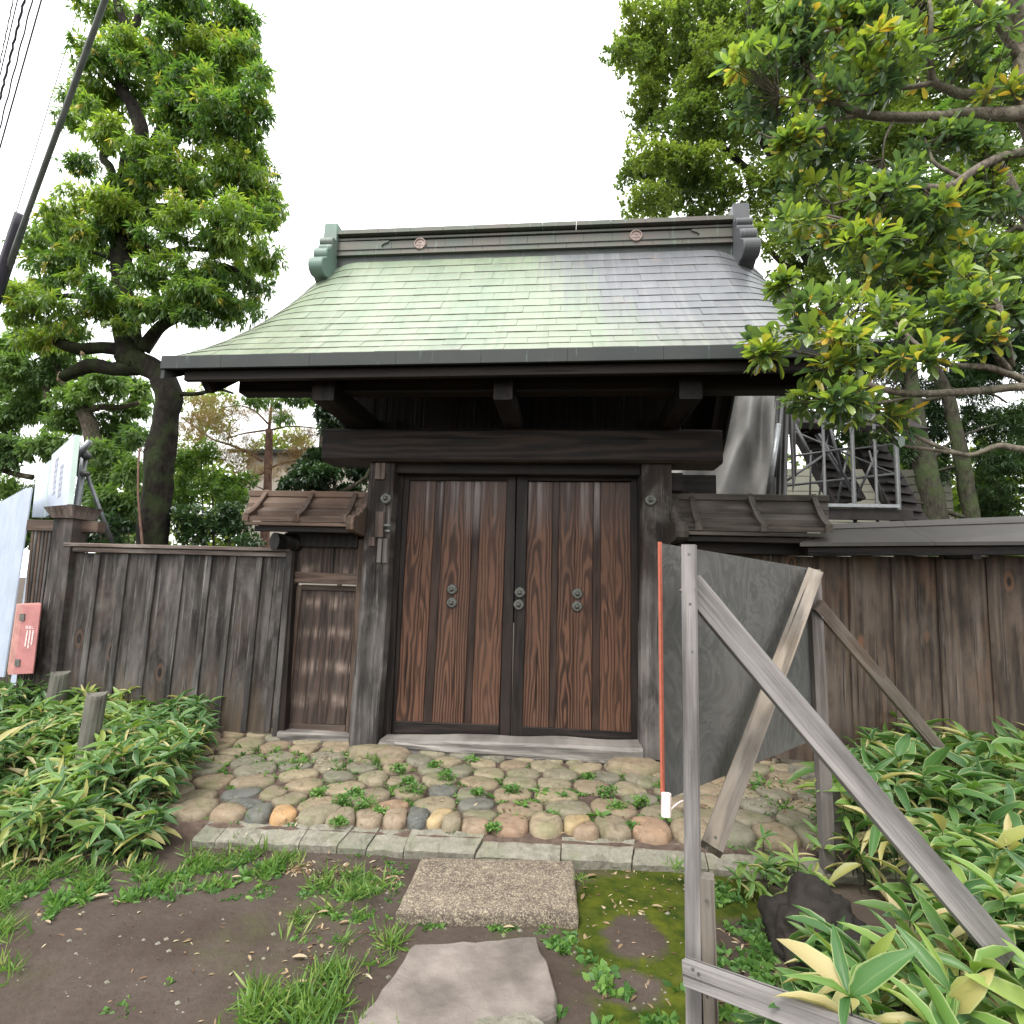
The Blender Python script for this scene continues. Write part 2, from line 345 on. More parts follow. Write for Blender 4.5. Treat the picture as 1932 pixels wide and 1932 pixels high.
def m_simple(name, col, rough=.6, spec=.4, metal=0.0, var=.15, scale=8.0, bump=0.0):
    s = NT(name); n1 = s.noise(s.pos(), scale, 5, .6)
    a = tuple(c * (1 - var) for c in col); b = tuple(min(1, c * (1 + var)) for c in col)
    c = s.mix(s.ramp(n1, [(.3, 0), (.7, 1)]), a, b)
    return s.fin(c, rough, spec, s.bump(n1, .004, bump) if bump else None, metal)
M_iron = m_simple('old_iron', (.12, .122, .11), .5, .5, .5, .4, 60, .5)
M_steel = m_simple('galvanised_steel', (.19, .20, .205), .45, .5, .6, .2, 20)
M_steeld = m_simple('dull_steel_tube', (.045, .047, .048), .5, .5, .2, .3, 20)
M_white = m_simple('white_panel', (.36, .41, .49), .5, .4, 0, .10, 4)
M_whitee = m_simple('panel_edge', (.50, .62, .56), .5, .4, 0, .1, 4)
M_ink = m_simple('sign_ink', (.40, .40, .47), .7, .2, 0, .3, 30)
M_red = m_simple('faded_red_paint', (.36, .15, .145), .5, .4, 0, .14, 14, .15)
M_reds = m_simple('faded_red_edge', (.38, .19, .165), .5, .4, 0, .2, 14)
M_whitet = m_simple('white_lettering', (.78, .70, .68), .6, .3, 0, .1, 30)
M_orange = m_simple('orange_tape', (.34, .09, .055), .6, .3, 0, .15, 40)
M_plas = m_simple('pinkish_plastic', (.66, .55, .52), .4, .4, 0, .08, 40)
M_cable = m_simple('black_cable', (.035, .033, .045), .6, .3, 0, .3, 5)
M_cableg = m_simple('grey_cable', (.085, .095, .085), .6, .3, 0, .3, 5)
M_plaster = m_simple('beige_plaster', (.33, .30, .26), .9, .1, 0, .1, 2, .2)
M_wallp = m_simple('pale_siding', (.20, .20, .16), .8, .2, 0, .08, 3)
M_batt = m_simple('brown_siding_joint', (.16, .09, .07), .8, .2, 0, .2, 10)
M_blackw = m_simple('dark_stair_board', (.022, .019, .018), .8, .2, 0, .3, 8)
M_tarp = m_simple('grey_mesh_tarp', (.20, .197, .19), .85, .2, 0, .2, 2.5, .4)
M_tarp2 = m_simple('dark_mesh_tarp', (.085, .085, .085), .9, .2, 0, .3, 3, .4)

def m_bark(name, a, b, moss=0.0, scale=9):
    s = NT(name); p = s.pos(); x, y, z = s.sep(p)
    n1 = s.noise(s.comb(s.math('MULTIPLY', x, 2.0), s.math('MULTIPLY', y, 2.0), s.math('MULTIPLY', z, .8)), scale, 6, .65, .5)
    col = s.mix(s.ramp(n1, [(.3, 0), (.72, 1)]), a, b)
    if moss:
        n2 = s.noise(p, 3.5, 4); col = s.mix(s.math('MULTIPLY', s.ramp(n2, [(.45, 0), (.6, 1)]), moss), col, (.045, .075, .02))
    return s.fin(col, .9, .15, s.bump(n1, .03, .9))
M_bark = m_bark('dark_bark', (.005,.0042,.0035), (.027,.022,.017), .3)
M_barkg = m_bark('grey_branch_bark', (.035,.029,.022), (.155,.13,.10), .3, 14)
M_barkp = m_bark('pine_bark', (.10,.055,.042), (.26,.16,.125), 0, 12)
M_barkm = m_bark('mossy_bark', (.016,.015,.011), (.070,.064,.048), .5, 10)
M_cut = m_simple('sawn_branch_face', (.36, .27, .18), .8, .2, 0, .2, 30)

def m_leaf(name, cols, rough=.45, trans=.35, spec=.5, margin=None, use_obj=False, rib=True):
    """cols: ramp over the per-leaf tint"""
    s = NT(name)
    if use_obj: t = s.rnd()
    else: t = s.n('Attribute', attribute_name='tint').outputs['Fac']
    col = s.ramp(t, [(i / (len(cols) - 1), c) for i, c in enumerate(cols)])
    u, v, _ = s.sep(s.n('UVMap', uv_map='leaf').outputs[0])
    if margin:
        av = s.math('ABSOLUTE', s.math('MULTIPLY_ADD', v, 2.0, -1.0))
        en = s.noise(s.comb(s.math('MULTIPLY', u, 9.0), s.math('MULTIPLY', t, 90.0), 0.0), 1.0, 2)
        th = s.math('ADD', av, s.math('MULTIPLY', s.math('SUBTRACT', en, .5), .18))
        col = s.mix(s.math('MULTIPLY', s.ramp(th, [(.82, 0), (.93, 1)]), .6), col, margin)
        li = s.math('MULTIPLY_ADD', s.math('SINE', s.math('MULTIPLY', v, 75.0)), .06, 1.0)
        col = s.mix(1.0, col, s.comb(li, li, li), 'MULTIPLY')
    if rib:
        rb = s.ramp(s.math('ABSOLUTE', s.math('SUBTRACT', v, .5)), [(.0, .45), (.035, 0)])
        col = s.mix(rb, col, s.mix(.5, col, (.35, .42, .15)))
    s.fin(col, rough, spec)
    tr = s.n('BsdfTranslucent'); trc = s.mix(1.0, col, (1.35, 1.5, .75), 'MULTIPLY'); s.set(tr.inputs[0], trc)
    mx = s.n('MixShader'); s.set(mx.inputs[0], trans); s.t.links.new(s.b.outputs[0], mx.inputs[1]); s.t.links.new(tr.outputs[0], mx.inputs[2])
    s.t.links.new(mx.outputs[0], s.out.inputs[0]); return s.m
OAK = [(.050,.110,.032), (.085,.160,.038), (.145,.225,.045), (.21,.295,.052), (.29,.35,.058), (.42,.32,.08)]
L_oak = m_leaf('oak_leaf', OAK, .36, .52, .6)
L_oak2 = m_leaf('far_oak_leaf', [(.08,.145,.05), (.12,.20,.06), (.17,.265,.07), (.23,.32,.08)], .45, .5)
L_far = m_leaf('small_tree_leaf', [(.075,.120,.030), (.115,.165,.036), (.17,.22,.046), (.26,.30,.07)], .5, .5)
GL = [(.055,.098,.058), (.075,.125,.062), (.105,.165,.060), (.15,.225,.058), (.22,.30,.052), (.31,.38,.06), (.38,.40,.07), (.48,.27,.05)]
L_gloss = m_leaf('glossy_leaf', GL, .22, .40, 1.0)
L_glossO = m_leaf('glossy_leaf_single', GL, .22, .40, 1.0, use_obj=True)
L_bush = m_leaf('dark_bush_leaf', [(.025,.055,.024), (.038,.080,.032), (.06,.115,.04)], .28, .25, .7)
L_bright = m_leaf('bright_bush_leaf', [(.07,.14,.03), (.11,.20,.04), (.16,.26,.05)], .5, .45)
L_needle = m_leaf('brown_needle', [(.26,.165,.09), (.36,.24,.135), (.30,.25,.12), (.14,.18,.07)], .7, .3, .2, rib=False)
L_dkneedle = m_leaf('dark_needle', [(.020,.045,.018), (.032,.065,.024), (.055,.095,.03)], .6, .3, .3, rib=False)
SASA = [(.045,.115,.036), (.060,.145,.040), (.080,.175,.044), (.11,.21,.046), (.16,.26,.052), (.24,.31,.07), (.36,.33,.12), (.44,.36,.20)]
L_sasa = m_leaf('bamboo_leaf', SASA, .42, .3, .45, (.38,.42,.20))
L_sasaO = m_leaf('bamboo_leaf_single', SASA, .42, .3, .45, (.38,.42,.20), use_obj=True)
L_grass = m_leaf('grass_blade', [(.06,.13,.03), (.10,.19,.036), (.15,.25,.05), (.33,.33,.13)], .5, .35, .3, rib=False)
L_weed = m_leaf('weed_leaf', [(.06,.14,.038), (.09,.195,.048), (.13,.25,.056), (.19,.31,.07)], .5, .35, .35)
L_dry = m_leaf('dry_leaf', [(.10,.055,.035), (.17,.11,.065), (.30,.22,.135), (.46,.39,.28)], .7, .15, .2)

def m_stone(name, cols, var=.3, scale=14, speck=None, moss=0.0, use_obj=True, rough=.75, bump=.5):
    s = NT(name); p = s.pos(); n1 = s.noise(p, scale, 6, .65); n2 = s.noise(p, scale * .35, 3)
    if use_obj: col = s.ramp(s.rnd(), [(i / max(1, len(cols) - 1), c) for i, c in enumerate(cols)])
    else: col = s.mix(s.ramp(n2, [(.35, 0), (.65, 1)]), cols[0], cols[-1])
    k = s.math('MULTIPLY_ADD', n1, var * 2, 1 - var); col = s.mix(1.0, col, s.comb(k, k, k), 'MULTIPLY')
    if use_obj: col = s.mix(s.ramp(n2, [(.45, 0), (.75, .45)]), col, (.19, .17, .125))
    if use_obj:
        n6 = s.noise(p, 11, 5, .7, 1.0); col = s.mix(s.ramp(n6, [(.52, 0), (.60, .55)]), col, s.mix(1.0, col, (.52, .50, .47), 'MULTIPLY'))
        n7 = s.noise(p, 30, 4, .6); col = s.mix(s.ramp(n7, [(.62, 0), (.70, .5)]), col, (.30, .28, .23))
    if speck is not None:
        n3 = s.noise(p, 60, 3, .55, 2.2); col = s.mix(s.math('MULTIPLY', s.ramp(n3, [(.50, 0), (.56, 1)]), s.ramp(n1, [(.3, .4), (.6, 1)])), col, speck)
    if moss:
        n4 = s.noise(p, 5, 4); col = s.mix(s.math('MULTIPLY', s.ramp(n4, [(.5, 0), (.62, 1)]), moss), col, (.10, .13, .05))
    return s.fin(col, rough, .3, s.bump(n1, .012, bump))
M_cob = m_stone('cobble', [(.205,.170,.112), (.175,.148,.102), (.215,.160,.108), (.165,.152,.110), (.145,.138,.108), (.220,.190,.124), (.245,.198,.13), (.195,.148,.10)], .45, 18, moss=.35, bump=.8)
M_cobo = m_stone('orange_cobble', [(.36,.215,.10), (.35,.225,.115)], .45, 12)
M_coby = m_stone('yellowish_cobble', [(.31,.235,.125), (.33,.25,.14)], .45, 12)
M_cobg = m_stone('blue_grey_cobble', [(.088,.092,.085), (.11,.112,.10)], .4, 14)
M_cobr = m_stone('reddish_cobble', [(.23,.155,.105), (.26,.17,.11), (.215,.17,.12)], .45, 12)
M_kerb = m_stone('kerb_stone', [(.175,.168,.135), (.215,.20,.165), (.145,.142,.115)], .6, 30, moss=.25, bump=1.0)
M_slab = m_stone('speckled_slab', [(.085,.066,.054), (.13,.104,.084)], .4, 22, speck=(.33,.285,.205), use_obj=False, bump=1.0)
M_flag = m_stone('flat_stone', [(.115,.098,.086), (.215,.185,.165)], .45, 9, use_obj=False, bump=1.0)
M_rock = m_stone('dark_rock', [(.009,.0075,.0065), (.030,.024,.020)], .5, 8, use_obj=False, bump=1.0)

def m_ground():
    s = NT('ground_soil'); p = s.pos(); x, y, z = s.sep(p)
    n1 = s.noise(p, 2.2, 6, .6); n2 = s.noise(p, 38, 5, .65); n3 = s.noise(p, 9, 5, .6)
    col = s.mix(s.ramp(n1, [(.3, 0), (.7, 1)]), (.046, .034, .027), (.088, .071, .060))
    col = s.mix(s.ramp(n2, [(.35, 0), (.75, .5)]), col, (.045, .032, .026))
    # moss bed right of the stepping stones
    def blob(cx, cy, rx, ry):
        a = s.math('DIVIDE', s.math('SUBTRACT', x, cx), rx); b = s.math('DIVIDE', s.math('SUBTRACT', y, cy), ry)
        d = s.math('SQRT', s.math('ADD', s.math('MULTIPLY', a, a), s.math('MULTIPLY', b, b)))
        return s.math('ADD', d, s.math('MULTIPLY', s.math('SUBTRACT', n3, .5), .9))
    d1 = blob(.36, 2.95, .36, .62); d2 = blob(.75, 3.3, .55, .3); d3 = blob(.4, 2.4, .3, .35)
    m = s.math('MAXIMUM', s.math('MAXIMUM', s.ramp(d1, [(.75, 1), (1.05, 0)]), s.ramp(d2, [(.7, 1), (1.1, 0)])), s.ramp(d3, [(.7, 1), (1.1, 0)]))
    bald = blob(.36, 2.86, .17, .2)
    bald2 = blob(.28, 2.52, .19, .12)
    m = s.math('MULTIPLY', m, s.math('MULTIPLY', s.ramp(bald, [(.7, 0), (1.1, 1)]), s.ramp(bald2, [(.7, 0), (1.1, 1)])))
    mossc = s.mix(s.ramp(n3, [(.35, 0), (.65, 1)]), (.022, .038, .005), (.070, .082, .009))
    col = s.mix(m, col, mossc)
    ms2 = s.math('MULTIPLY', s.ramp(s.noise(p, 1.3, 4), [(.52, 0), (.66, .55)]), s.ramp(n3, [(.4, 0), (.6, 1)]))
    col = s.mix(ms2, col, (.060, .070, .022))
    h = s.math('ADD', s.math('MULTIPLY', n2, .5), n3)
    return s.fin(col, .95, .1, s.bump(h, .02, .6))
M_ground = m_ground()
M_soil = m_simple('joint_soil', (.085, .062, .050), .95, .1, 0, .35, 20, .6)

# ------------------------------------------------------------------ leaves
def leaf_template(big, bend=.25, shape='lance'):
    if big: st = [(0, .06), (.12, .5), (.38, 1), (.68, .82), (.88, .42), (1, .0)] if shape != 'ob' else [(0, .08), (.15, .25), (.42, .72), (.70, 1.0), (.90, .74), (1, .0)]
    else: st = [(0, .1), (.38, 1), (.74, .7), (1, 0)]
    vs = []; uv = []; fs = []
    for i, (y, hw) in enumerate(st):
        z = -bend * y * y
        if i == len(st) - 1: vs.append((0, y, z)); uv.append((1, .5)); break
        if big:
            vs += [(-hw/2, y, z + .10*hw), (0, y, z), (hw/2, y, z + .10*hw)]; uv += [(y, .5 - hw/2), (y, .5), (y, .5 + hw/2)]
        else:
            vs += [(-hw/2, y, z), (hw/2, y, z)]; uv += [(y, .5 - hw/2), (y, .5 + hw/2)]
    k = 3 if big else 2; n = len(st) - 1
    for i in range(n - 1):
        for j in range(k - 1): fs.append((i*k+j, i*k+j+1, (i+1)*k+j+1, (i+1)*k+j))
    for j in range(k - 1): fs.append(((n-1)*k+j, (n-1)*k+j+1, n*k))
    if big:      # margins read from true edge distance
        uv = [(u, v) for (u, v) in uv]
        uv2 = []
        for i, (y, hw) in enumerate(st):
            if i == len(st) - 1: uv2.append((1, .5))
            else: uv2 += [(y, 0.0), (y, .5), (y, 1.0)]
        uv = uv2
    return np.array(vs, float), np.array(uv, float), fs
T_BIG = leaf_template(True); T_BIGOB = leaf_template(True, .15, 'ob'); T_SM = leaf_template(False, .3)
T_QUAD = (np.array([(0,0,0),(-.5,.45,0),(0,1,-.15),(.5,.45,0)], float), np.array([(0,.5),(.5,0),(1,.5),(.5,1)], float), [(0,3,2,1)])
T_MED = leaf_template(False, .25)
T_OB = (np.array([(-.06,0,0),(.06,0,0),(-.42,.42,-.03),(.42,.42,-.03),(-.46,.78,-.10),(.46,.78,-.10),(0,1,-.16)], float), np.array([(0,.44),(0,.56),(.42,.08),(.42,.92),(.78,.04),(.78,.96),(1,.5)], float), [(0,1,3,2),(2,3,5,4),(4,5,6)])

def unit(a): return a / np.maximum(1e-9, np.linalg.norm(a, axis=-1, keepdims=True))
def leaf_cloud(name, T, P, D, Nn, L, Wd, tint, mat, parent=None, kind='stuff'):
    """one mesh of many leaves; P base, D direction, Nn approx normal, L length, Wd width"""
    tv, tuv, tf = T; n = len(P); k = len(tv)
    D = unit(D); X = unit(np.cross(D, Nn)); Z = np.cross(X, D)
    v = (P[:, None, :] + X[:, None, :] * (tv[None, :, 0:1] * Wd[:, None, None]) + D[:, None, :] * (tv[None, :, 1:2] * L[:, None, None])
         + Z[:, None, :] * (tv[None, :, 2:3] * L[:, None, None]))
    v = v.reshape(-1, 3)
    loops = np.concatenate([np.array(f) for f in tf]); sizes = np.array([len(f) for f in tf])
    LP = (np.arange(n)[:, None] * k + loops[None, :]).ravel(); SZ = np.tile(sizes, n)
    ST = np.concatenate([[0], np.cumsum(SZ)[:-1]])
    me = bpy.data.meshes.new(name); me.vertices.add(len(v)); me.vertices.foreach_set('co', v.ravel())
    me.loops.add(len(LP)); me.loops.foreach_set('vertex_index', LP.astype(np.int32))
    me.polygons.add(len(SZ)); me.polygons.foreach_set('loop_start', ST.astype(np.int32)); me.polygons.foreach_set('loop_total', SZ.astype(np.int32))
    uvl = me.uv_layers.new(name='leaf'); uvl.data.foreach_set('uv', np.tile(tuv[loops], (n, 1)).ravel())
    a = me.attributes.new('tint', 'FLOAT', 'POINT'); a.data.foreach_set('value', np.repeat(np.clip(tint, 0, 1), k))
    me.update(calc_edges=True); me.validate()
    o = link(name, me, parent, None, mat)
    if kind: o['kind'] = kind
    return o
def rand_dirs(n):
    a = RNG.normal(size=(n, 3)); return unit(a)

_tmplM = {}
def leaf_singles(name, T, key, idx, P, D, Nn, L, Wd, mat, parent, label=None):
    """the leaves that show largest: each an object, sharing mesh data"""
    if key not in _tmplM:
        me = mesh('leaf_blade', T[0], T[2]); uvl = me.uv_layers.new(name='leaf')
        for li, lo in enumerate(me.loops): uvl.data[li].uv = T[1][lo.vertex_index]
        me.materials.append(mat); me.polygons.foreach_set('use_smooth', [True] * len(me.polygons)); _tmplM[key] = me
    me = _tmplM[key]
    for i in idx:
        d = Vector(D[i]).normalized(); x = d.cross(Vector(Nn[i])).normalized(); z = x.cross(d)
        M = Matrix.Identity(4)
        for r in range(3):
            M[r][0] = x[r] * Wd[i]; M[r][1] = d[r] * L[i]; M[r][2] = z[r] * L[i]; M[r][3] = P[i][r]
        link(name, me, parent, M)

def sprig_cloud(centers, outward, nl, Lr, wr, droop=.5, spread=1.0):
    """rosettes of leaves at twig tips"""
    n = len(centers); P = np.repeat(centers, nl, 0); O = np.repeat(outward, nl, 0); m = len(P)
    D = unit(O * .55 + rand_dirs(m) * spread + np.array([0, 0, -droop]))
    Nn = unit(rand_dirs(m) * .5 + np.array([0, 0, 1.0]) + O * .2)
    L = RNG.uniform(Lr[0], Lr[1], m); Wd = L * RNG.uniform(wr[0], wr[1], m)
    P = P + D * RNG.uniform(0, .3, (m, 1)) * L[:, None]
    return P, D, Nn, L, Wd
def clump_points(clumps, dens, sub=5, shell=.35, depth=.9, grow=1.0):
    """clumps: (px, py, rx, ry, Y) in survey pixels; returns twig tips + outward directions, weight of each clump"""
    Cn = []; On = []; Ti = []
    for (px, py, rx, ry, Y) in clumps:
        rx *= grow; ry *= grow
        c0 = np.array(V(px, py, Y)); sx, sz = rx / FPX * Y, ry / FPX * Y
        base = RNG.uniform(.0, .5)
        for k in range(sub):
            o = rand_dirs(1)[0] * RNG.uniform(.2, .75) if sub > 1 else np.zeros(3)
            c = c0 + o * np.array([sx, min(sx, sz) * depth, sz]); s = np.array([sx, (sx + sz) / 2 * depth, sz]) * (RNG.uniform(.45, .7) if sub > 1 else 1)
            n = max(3, int(dens * s[0] * s[2] * 3.1))
            d = rand_dirs(n); r = RNG.uniform(shell, 1, (n, 1)) ** .6
            d[:, 2] = np.where(d[:, 2] < -.5, -d[:, 2], d[:, 2])
            Cn.append(c + d * r * s); On.append(d); Ti.append(np.full(n, base + RNG.uniform(-.12, .15)))
    return np.concatenate(Cn), np.concatenate(On), np.concatenate(Ti)
CLSEED = 1
def crown(name, clumps, dens, nl, Lr, wr, T, mat, parent, sub=5, droop=.5, tint_up=.3, depth=.9, spread=1.0, accent=0.0, grow=1.0):
    c, o, t = clump_points(clumps, dens, sub, depth=depth, grow=grow)
    P, D, Nn, L, Wd = sprig_cloud(c, o, nl, Lr, wr, droop, spread)
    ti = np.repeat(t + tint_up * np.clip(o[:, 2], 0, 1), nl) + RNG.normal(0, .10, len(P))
    if accent:
        ac = np.repeat(RNG.uniform(0, 1, len(c)) < accent, nl); ti = np.where(ac, RNG.uniform(.85, 1, len(P)), np.minimum(ti, .86))
    return leaf_cloud(name, T, P, D, Nn, L, Wd, ti, mat, parent)
def VP(pts, Y=None):
    return [V(p[0], p[1], p[2] if len(p) > 2 else Y) for p in pts]
def smooth_path(pts, n=4):
    out = []; P = [pts[0]] + list(pts) + [pts[-1]]
    for i in range(1, len(P) - 2):
        for k in range(n):
            t = k / n; a, b, c, d = P[i-1], P[i], P[i+1], P[i+2]
            out.append(.5 * ((2*b) + (c-a)*t + (2*a-5*b+4*c-d)*t*t + (3*b-a-3*c+d)*t*t*t))
    out.append(P[-2]); return out
def branch(mb, pts, r0, r1, n=4, ns=8, wob=.25):
    p = smooth_path(pts, n); m = len(p)
    mb.tube(p, [r0 + (r1 - r0) * i / (m - 1) for i in range(m)], ns, True, wob)
exec_later = []

# ================================================================== THE SETTING
def ground_z(x, y):
    h = .018 * noise.noise(Vector((x*1.3, y*1.3, 0))) + .006 * noise.noise(Vector((x*6, y*6, 3)))
    return h
def zplat(x, y): return .10 + (y - 3.5) * .05
def ykerb(x): return 3.50 + .047 * x
def build_ground():
    xs = sorted(set([-150, -80, -40, -20, -12] + [round(-9 + .09*i, 3) for i in range(178)] + [10, 20, 40, 80, 150]))
    ys = sorted(set([-60, -20, -5, 0, 1.0] + [round(1.5 + .06*i, 3) for i in range(75)] + [6.5, 7.5, 9, 12, 20, 40, 80, 160]))
    vs = [(x, y, ground_z(x, y) - (.06 if y > 6 else 0)) for y in ys for x in xs]; n = len(xs)
    fs = [(j*n+i, j*n+i+1, (j+1)*n+i+1, (j+1)*n+i) for j in range(len(ys)-1) for i in range(n-1)]
    tag(link('ground', mesh('ground', vs, fs), None, None, M_ground, True), kind='structure')
build_ground()

# cobbled platform under the gate: soil bed, kerb stones, cobbles
plat = empty('cobbled_platform', (-.5, 4.2, 0), kind='structure')
mb = MB(); nx, ny = 50, 18; x0p, x1p = -3.9, 2.9
for j in range(ny + 1):
    for i in range(nx + 1):
        x = x0p + (x1p - x0p) * i / nx; yk = ykerb(x) + .05; y = yk + (5.6 - yk) * j / ny
        mb.v.append((x, y, zplat(x, y) - .008 + .008 * noise.noise(Vector((x*5, y*5, 1)))))
for j in range(ny):
    for i in range(nx): mb.f.append((j*(nx+1)+i, j*(nx+1)+i+1, (j+1)*(nx+1)+i+1, (j+1)*(nx+1)+i))
b0 = len(mb.v)
for i in range(nx + 1): x = x0p + (x1p - x0p) * i / nx; mb.v.append((x, ykerb(x) + .05, -.05))
for i in range(nx): mb.f.append((b0+i, b0+i+1, i+1, i))
mb.build('soil_bed', M_soil, plat, True)

def clip(poly, p, nrm):
    out = []
    for i in range(len(poly)):
        a, b = poly[i], poly[(i+1) % len(poly)]
        da = (a[0]-p[0])*nrm[0] + (a[1]-p[1])*nrm[1]; db = (b[0]-p[0])*nrm[0] + (b[1]-p[1])*nrm[1]
        if da <= 0: out.append(a)
        if (da < 0 < db) or (db < 0 < da): t = da/(da-db); out.append((a[0]+(b[0]-a[0])*t, a[1]+(b[1]-a[1])*t))
    return out
def stone_obj(name, poly, zf, h, mat, parent, shrink=.008, rough=.006, nseg=18, sink=.05, drop=0.0, tilt=None, p=3.0):
    cx = sum(q[0] for q in poly)/len(poly); cy = sum(q[1] for q in poly)/len(poly)
    ring = []                    # radial outline, rounded by averaging
    for k in range(nseg):
        an = 2*math.pi*k/nseg; dx, dy = math.cos(an), math.sin(an); best = 9
        for i in range(len(poly)):
            a, b = poly[i], poly[(i+1) % len(poly)]; ex, ey = b[0]-a[0], b[1]-a[1]; den = dx*ey - dy*ex
            if abs(den) < 1e-9: continue
            t = ((a[0]-cx)*ey - (a[1]-cy)*ex)/den; u = ((a[0]-cx)*dy - (a[1]-cy)*dx)/den
            if t > 0 and -1e-6 <= u <= 1+1e-6: best = min(best, t)
        ring.append(best)
    ring = [(ring[k-1] + 2*ring[k] + ring[(k+1) % nseg])/4 for k in range(nseg)]
    sd = cx*31 + cy*17; vs = []; fs = []
    prof = [(1.0, -sink), (1.0, 0.0), (.95, h*.55), (.82, h*.88), (.5, h)]
    for f, z in prof:
        for k in range(nseg):
            an = 2*math.pi*k/nseg; r = max(.01, ring[k]*(1 + .05*noise.noise(Vector((math.cos(an)*1.3, math.sin(an)*1.3, sd)))) - shrink)*f
            x, y = math.cos(an)*r, math.sin(an)*r
            zz = z + (rough*noise.noise(Vector((x*14+sd, y*14, f))) if z > 0 else 0)
            if tilt: zz += (x*tilt[0] + y*tilt[1])*(1 if z > -sink else 0)
            vs.append((x, y, zz))
    m = len(prof); vs.append((0, 0, h + rough*noise.noise(Vector((sd, 0, 0)))))
    for j in range(m-1):
        for k in range(nseg): fs.append((j*nseg+k, j*nseg+(k+1) % nseg, (j+1)*nseg+(k+1) % nseg, (j+1)*nseg+k))
    for k in range(nseg): fs.append(((m-1)*nseg+k, (m-1)*nseg+(k+1) % nseg, m*nseg))
    return link(name, mesh(name, vs, fs), parent, Matrix.Translation((cx, cy, zf(cx, cy))), mat, True)

# kerb stones (joints at their places along the front)
kx = [G(q, 1605, .1).x for q in (300, 352, 458, 533, 612, 673, 750, 891, 1058, 1190, 1330, 1470, 1600, 1720)]
KS = [random.uniform(.0, .045) for _ in kx]
for i in range(len(kx) - 1):
    a, b = kx[i] + .0035, kx[i+1] - .0035; vs = []; fs = []; m = 8; j1 = random.uniform(-.012, .012)
    for k in range(m + 1):
        x = a + (b-a)*k/m; y0 = ykerb(x) - .045 + .010*noise.noise(Vector((x*9, i, 0))); y1 = ykerb(x) + .105 + .04*noise.noise(Vector((x*6, i*2, 4)))
        zt = .052 + j1*.6 + .009*noise.noise(Vector((x*11, i, 8))); s0 = KS[i] + (KS[i+1] - KS[i])*k/m
        vs += [(x, y0+.004, -.05), (x + s0*.2, y0, zt-.014), (x + s0*.3, y0+.014, zt), (x + s0*2.2, y1-.01, zt+.050), (x + s0*2.2, y1, zt-.03)]
    for k in range(m):
        for q in range(4): fs.append((k*5+q, (k+1)*5+q, (k+1)*5+q+1, k*5+q+1))
    fs += [(0, 1, 2, 3, 4), tuple(m*5+q for q in (4, 3, 2, 1, 0))]
    link('kerb_stone', mesh('kerb_stone', vs, fs), plat, None, M_kerb)

# cobbles: hand set front rows, the rest packed by cells
front = [(345,1539,'c',1.25),(405,1550,'c',1.2),(484,1563,'o',1),(570,1566,'c',1.3),(664,1579,'r',.9),(732,1572,'r',1.1),(812,1583,'o2',1.1),(883,1581,'r',.8),
         (953,1581,'r',1.1),(1034,1583,'c',.9),(1091,1583,'o2',.8),(1161,1594,'c',1.1),(1238,1592,'r',1.1),(1318,1594,'c',1),(1400,1600,'c',1),(1484,1600,'c',1),(1570,1604,'c',1),(1660,1606,'c',1)]
seeds = []
for px, py, c, s_ in front:
    g = G(px, py, .13); seeds.append([g.x, ykerb(g.x) + .20, c, True])
for q in ((465,1510,'g'),(500,1528,'g'),(358,1500,'c'),(470,1490,'g'),(548,1505,'c'),(585,1512,'c'),(512,1492,'c'),(645,1540,'c'),(725,1520,'r'),(785,1538,'g'),(846,1546,'c'),(905,1536,'c'),(895,1512,'g'),(835,1490,'g'),(700,1498,'c'),(1100,1560,'r')):
    g = G(q[0], q[1], .14); seeds.append([g.x, g.y, q[2], True])
yy = 3.78
while yy < 5.3:
    dy = .155 - .02*(yy-3.8); xx = x0p + random.uniform(0, .15)
    while xx < 2.6:
        wdt = random.choice([.20, .24, .28, .34, .40]); x = xx + wdt/2; y = yy + ykerb(x) - 3.5 + random.uniform(-.035, .035)
        if all((x-a[0])**2 + ((y-a[1])*1.35)**2 > .205**2 for a in seeds): seeds.append([x, y, 'c', False])
        xx += wdt
    yy += dy * 1.28
nsing = 0
for i, s_ in enumerate(seeds):
    x, y = s_[0], s_[1]; yk = ykerb(x) + .075
    if y > 5.35 or (y > 4.93 and -1.6 < x < .68): continue
    poly = [(x-.23, y-.13), (x-.08, y-.16), (x+.13, y-.16), (x+.24, y-.1), (x+.23, y+.12), (x+.05, y+.155), (x-.17, y+.15)]
    poly = clip(poly, (x, yk + (.0 if s_[3] else .01)), (0.047, -1))
    for j, o_ in enumerate(seeds):
        if j == i: continue
        dx, dy = o_[0]-x, o_[1]-y
        if dx*dx + dy*dy > .36: continue
        poly = clip(poly, (x+dx/2, y+dy/2), (dx, dy))
    if len(poly) < 3: continue
    mt = {'c': M_cob, 'o': M_cobo, 'o2': M_coby, 'g': M_cobg, 'r': M_cobr}[s_[2]]
    fr = y < yk + .2
    stone_obj('cobble_stone', poly, zplat, random.uniform(.040, .055) if fr else random.uniform(.014, .030), mt, plat, .006 if fr else random.uniform(.004, .016), .011, 16,
              tilt=(random.uniform(-.06, .06), random.uniform(-.05, .05)))
# large plinth stones by the posts
for (px, py, rx, ry) in ((716, 1424, .34, .12), (1196, 1450, .26, .16)):
    g = G(px, py, .17); pl = [(g.x + rx*math.cos(a)*.95, g.y + ry*math.sin(a)) for a in [k*math.pi/5 for k in range(10)]]
    stone_obj('plinth_stone', pl, zplat, .075, M_cob, plat, .0, .012, 20)

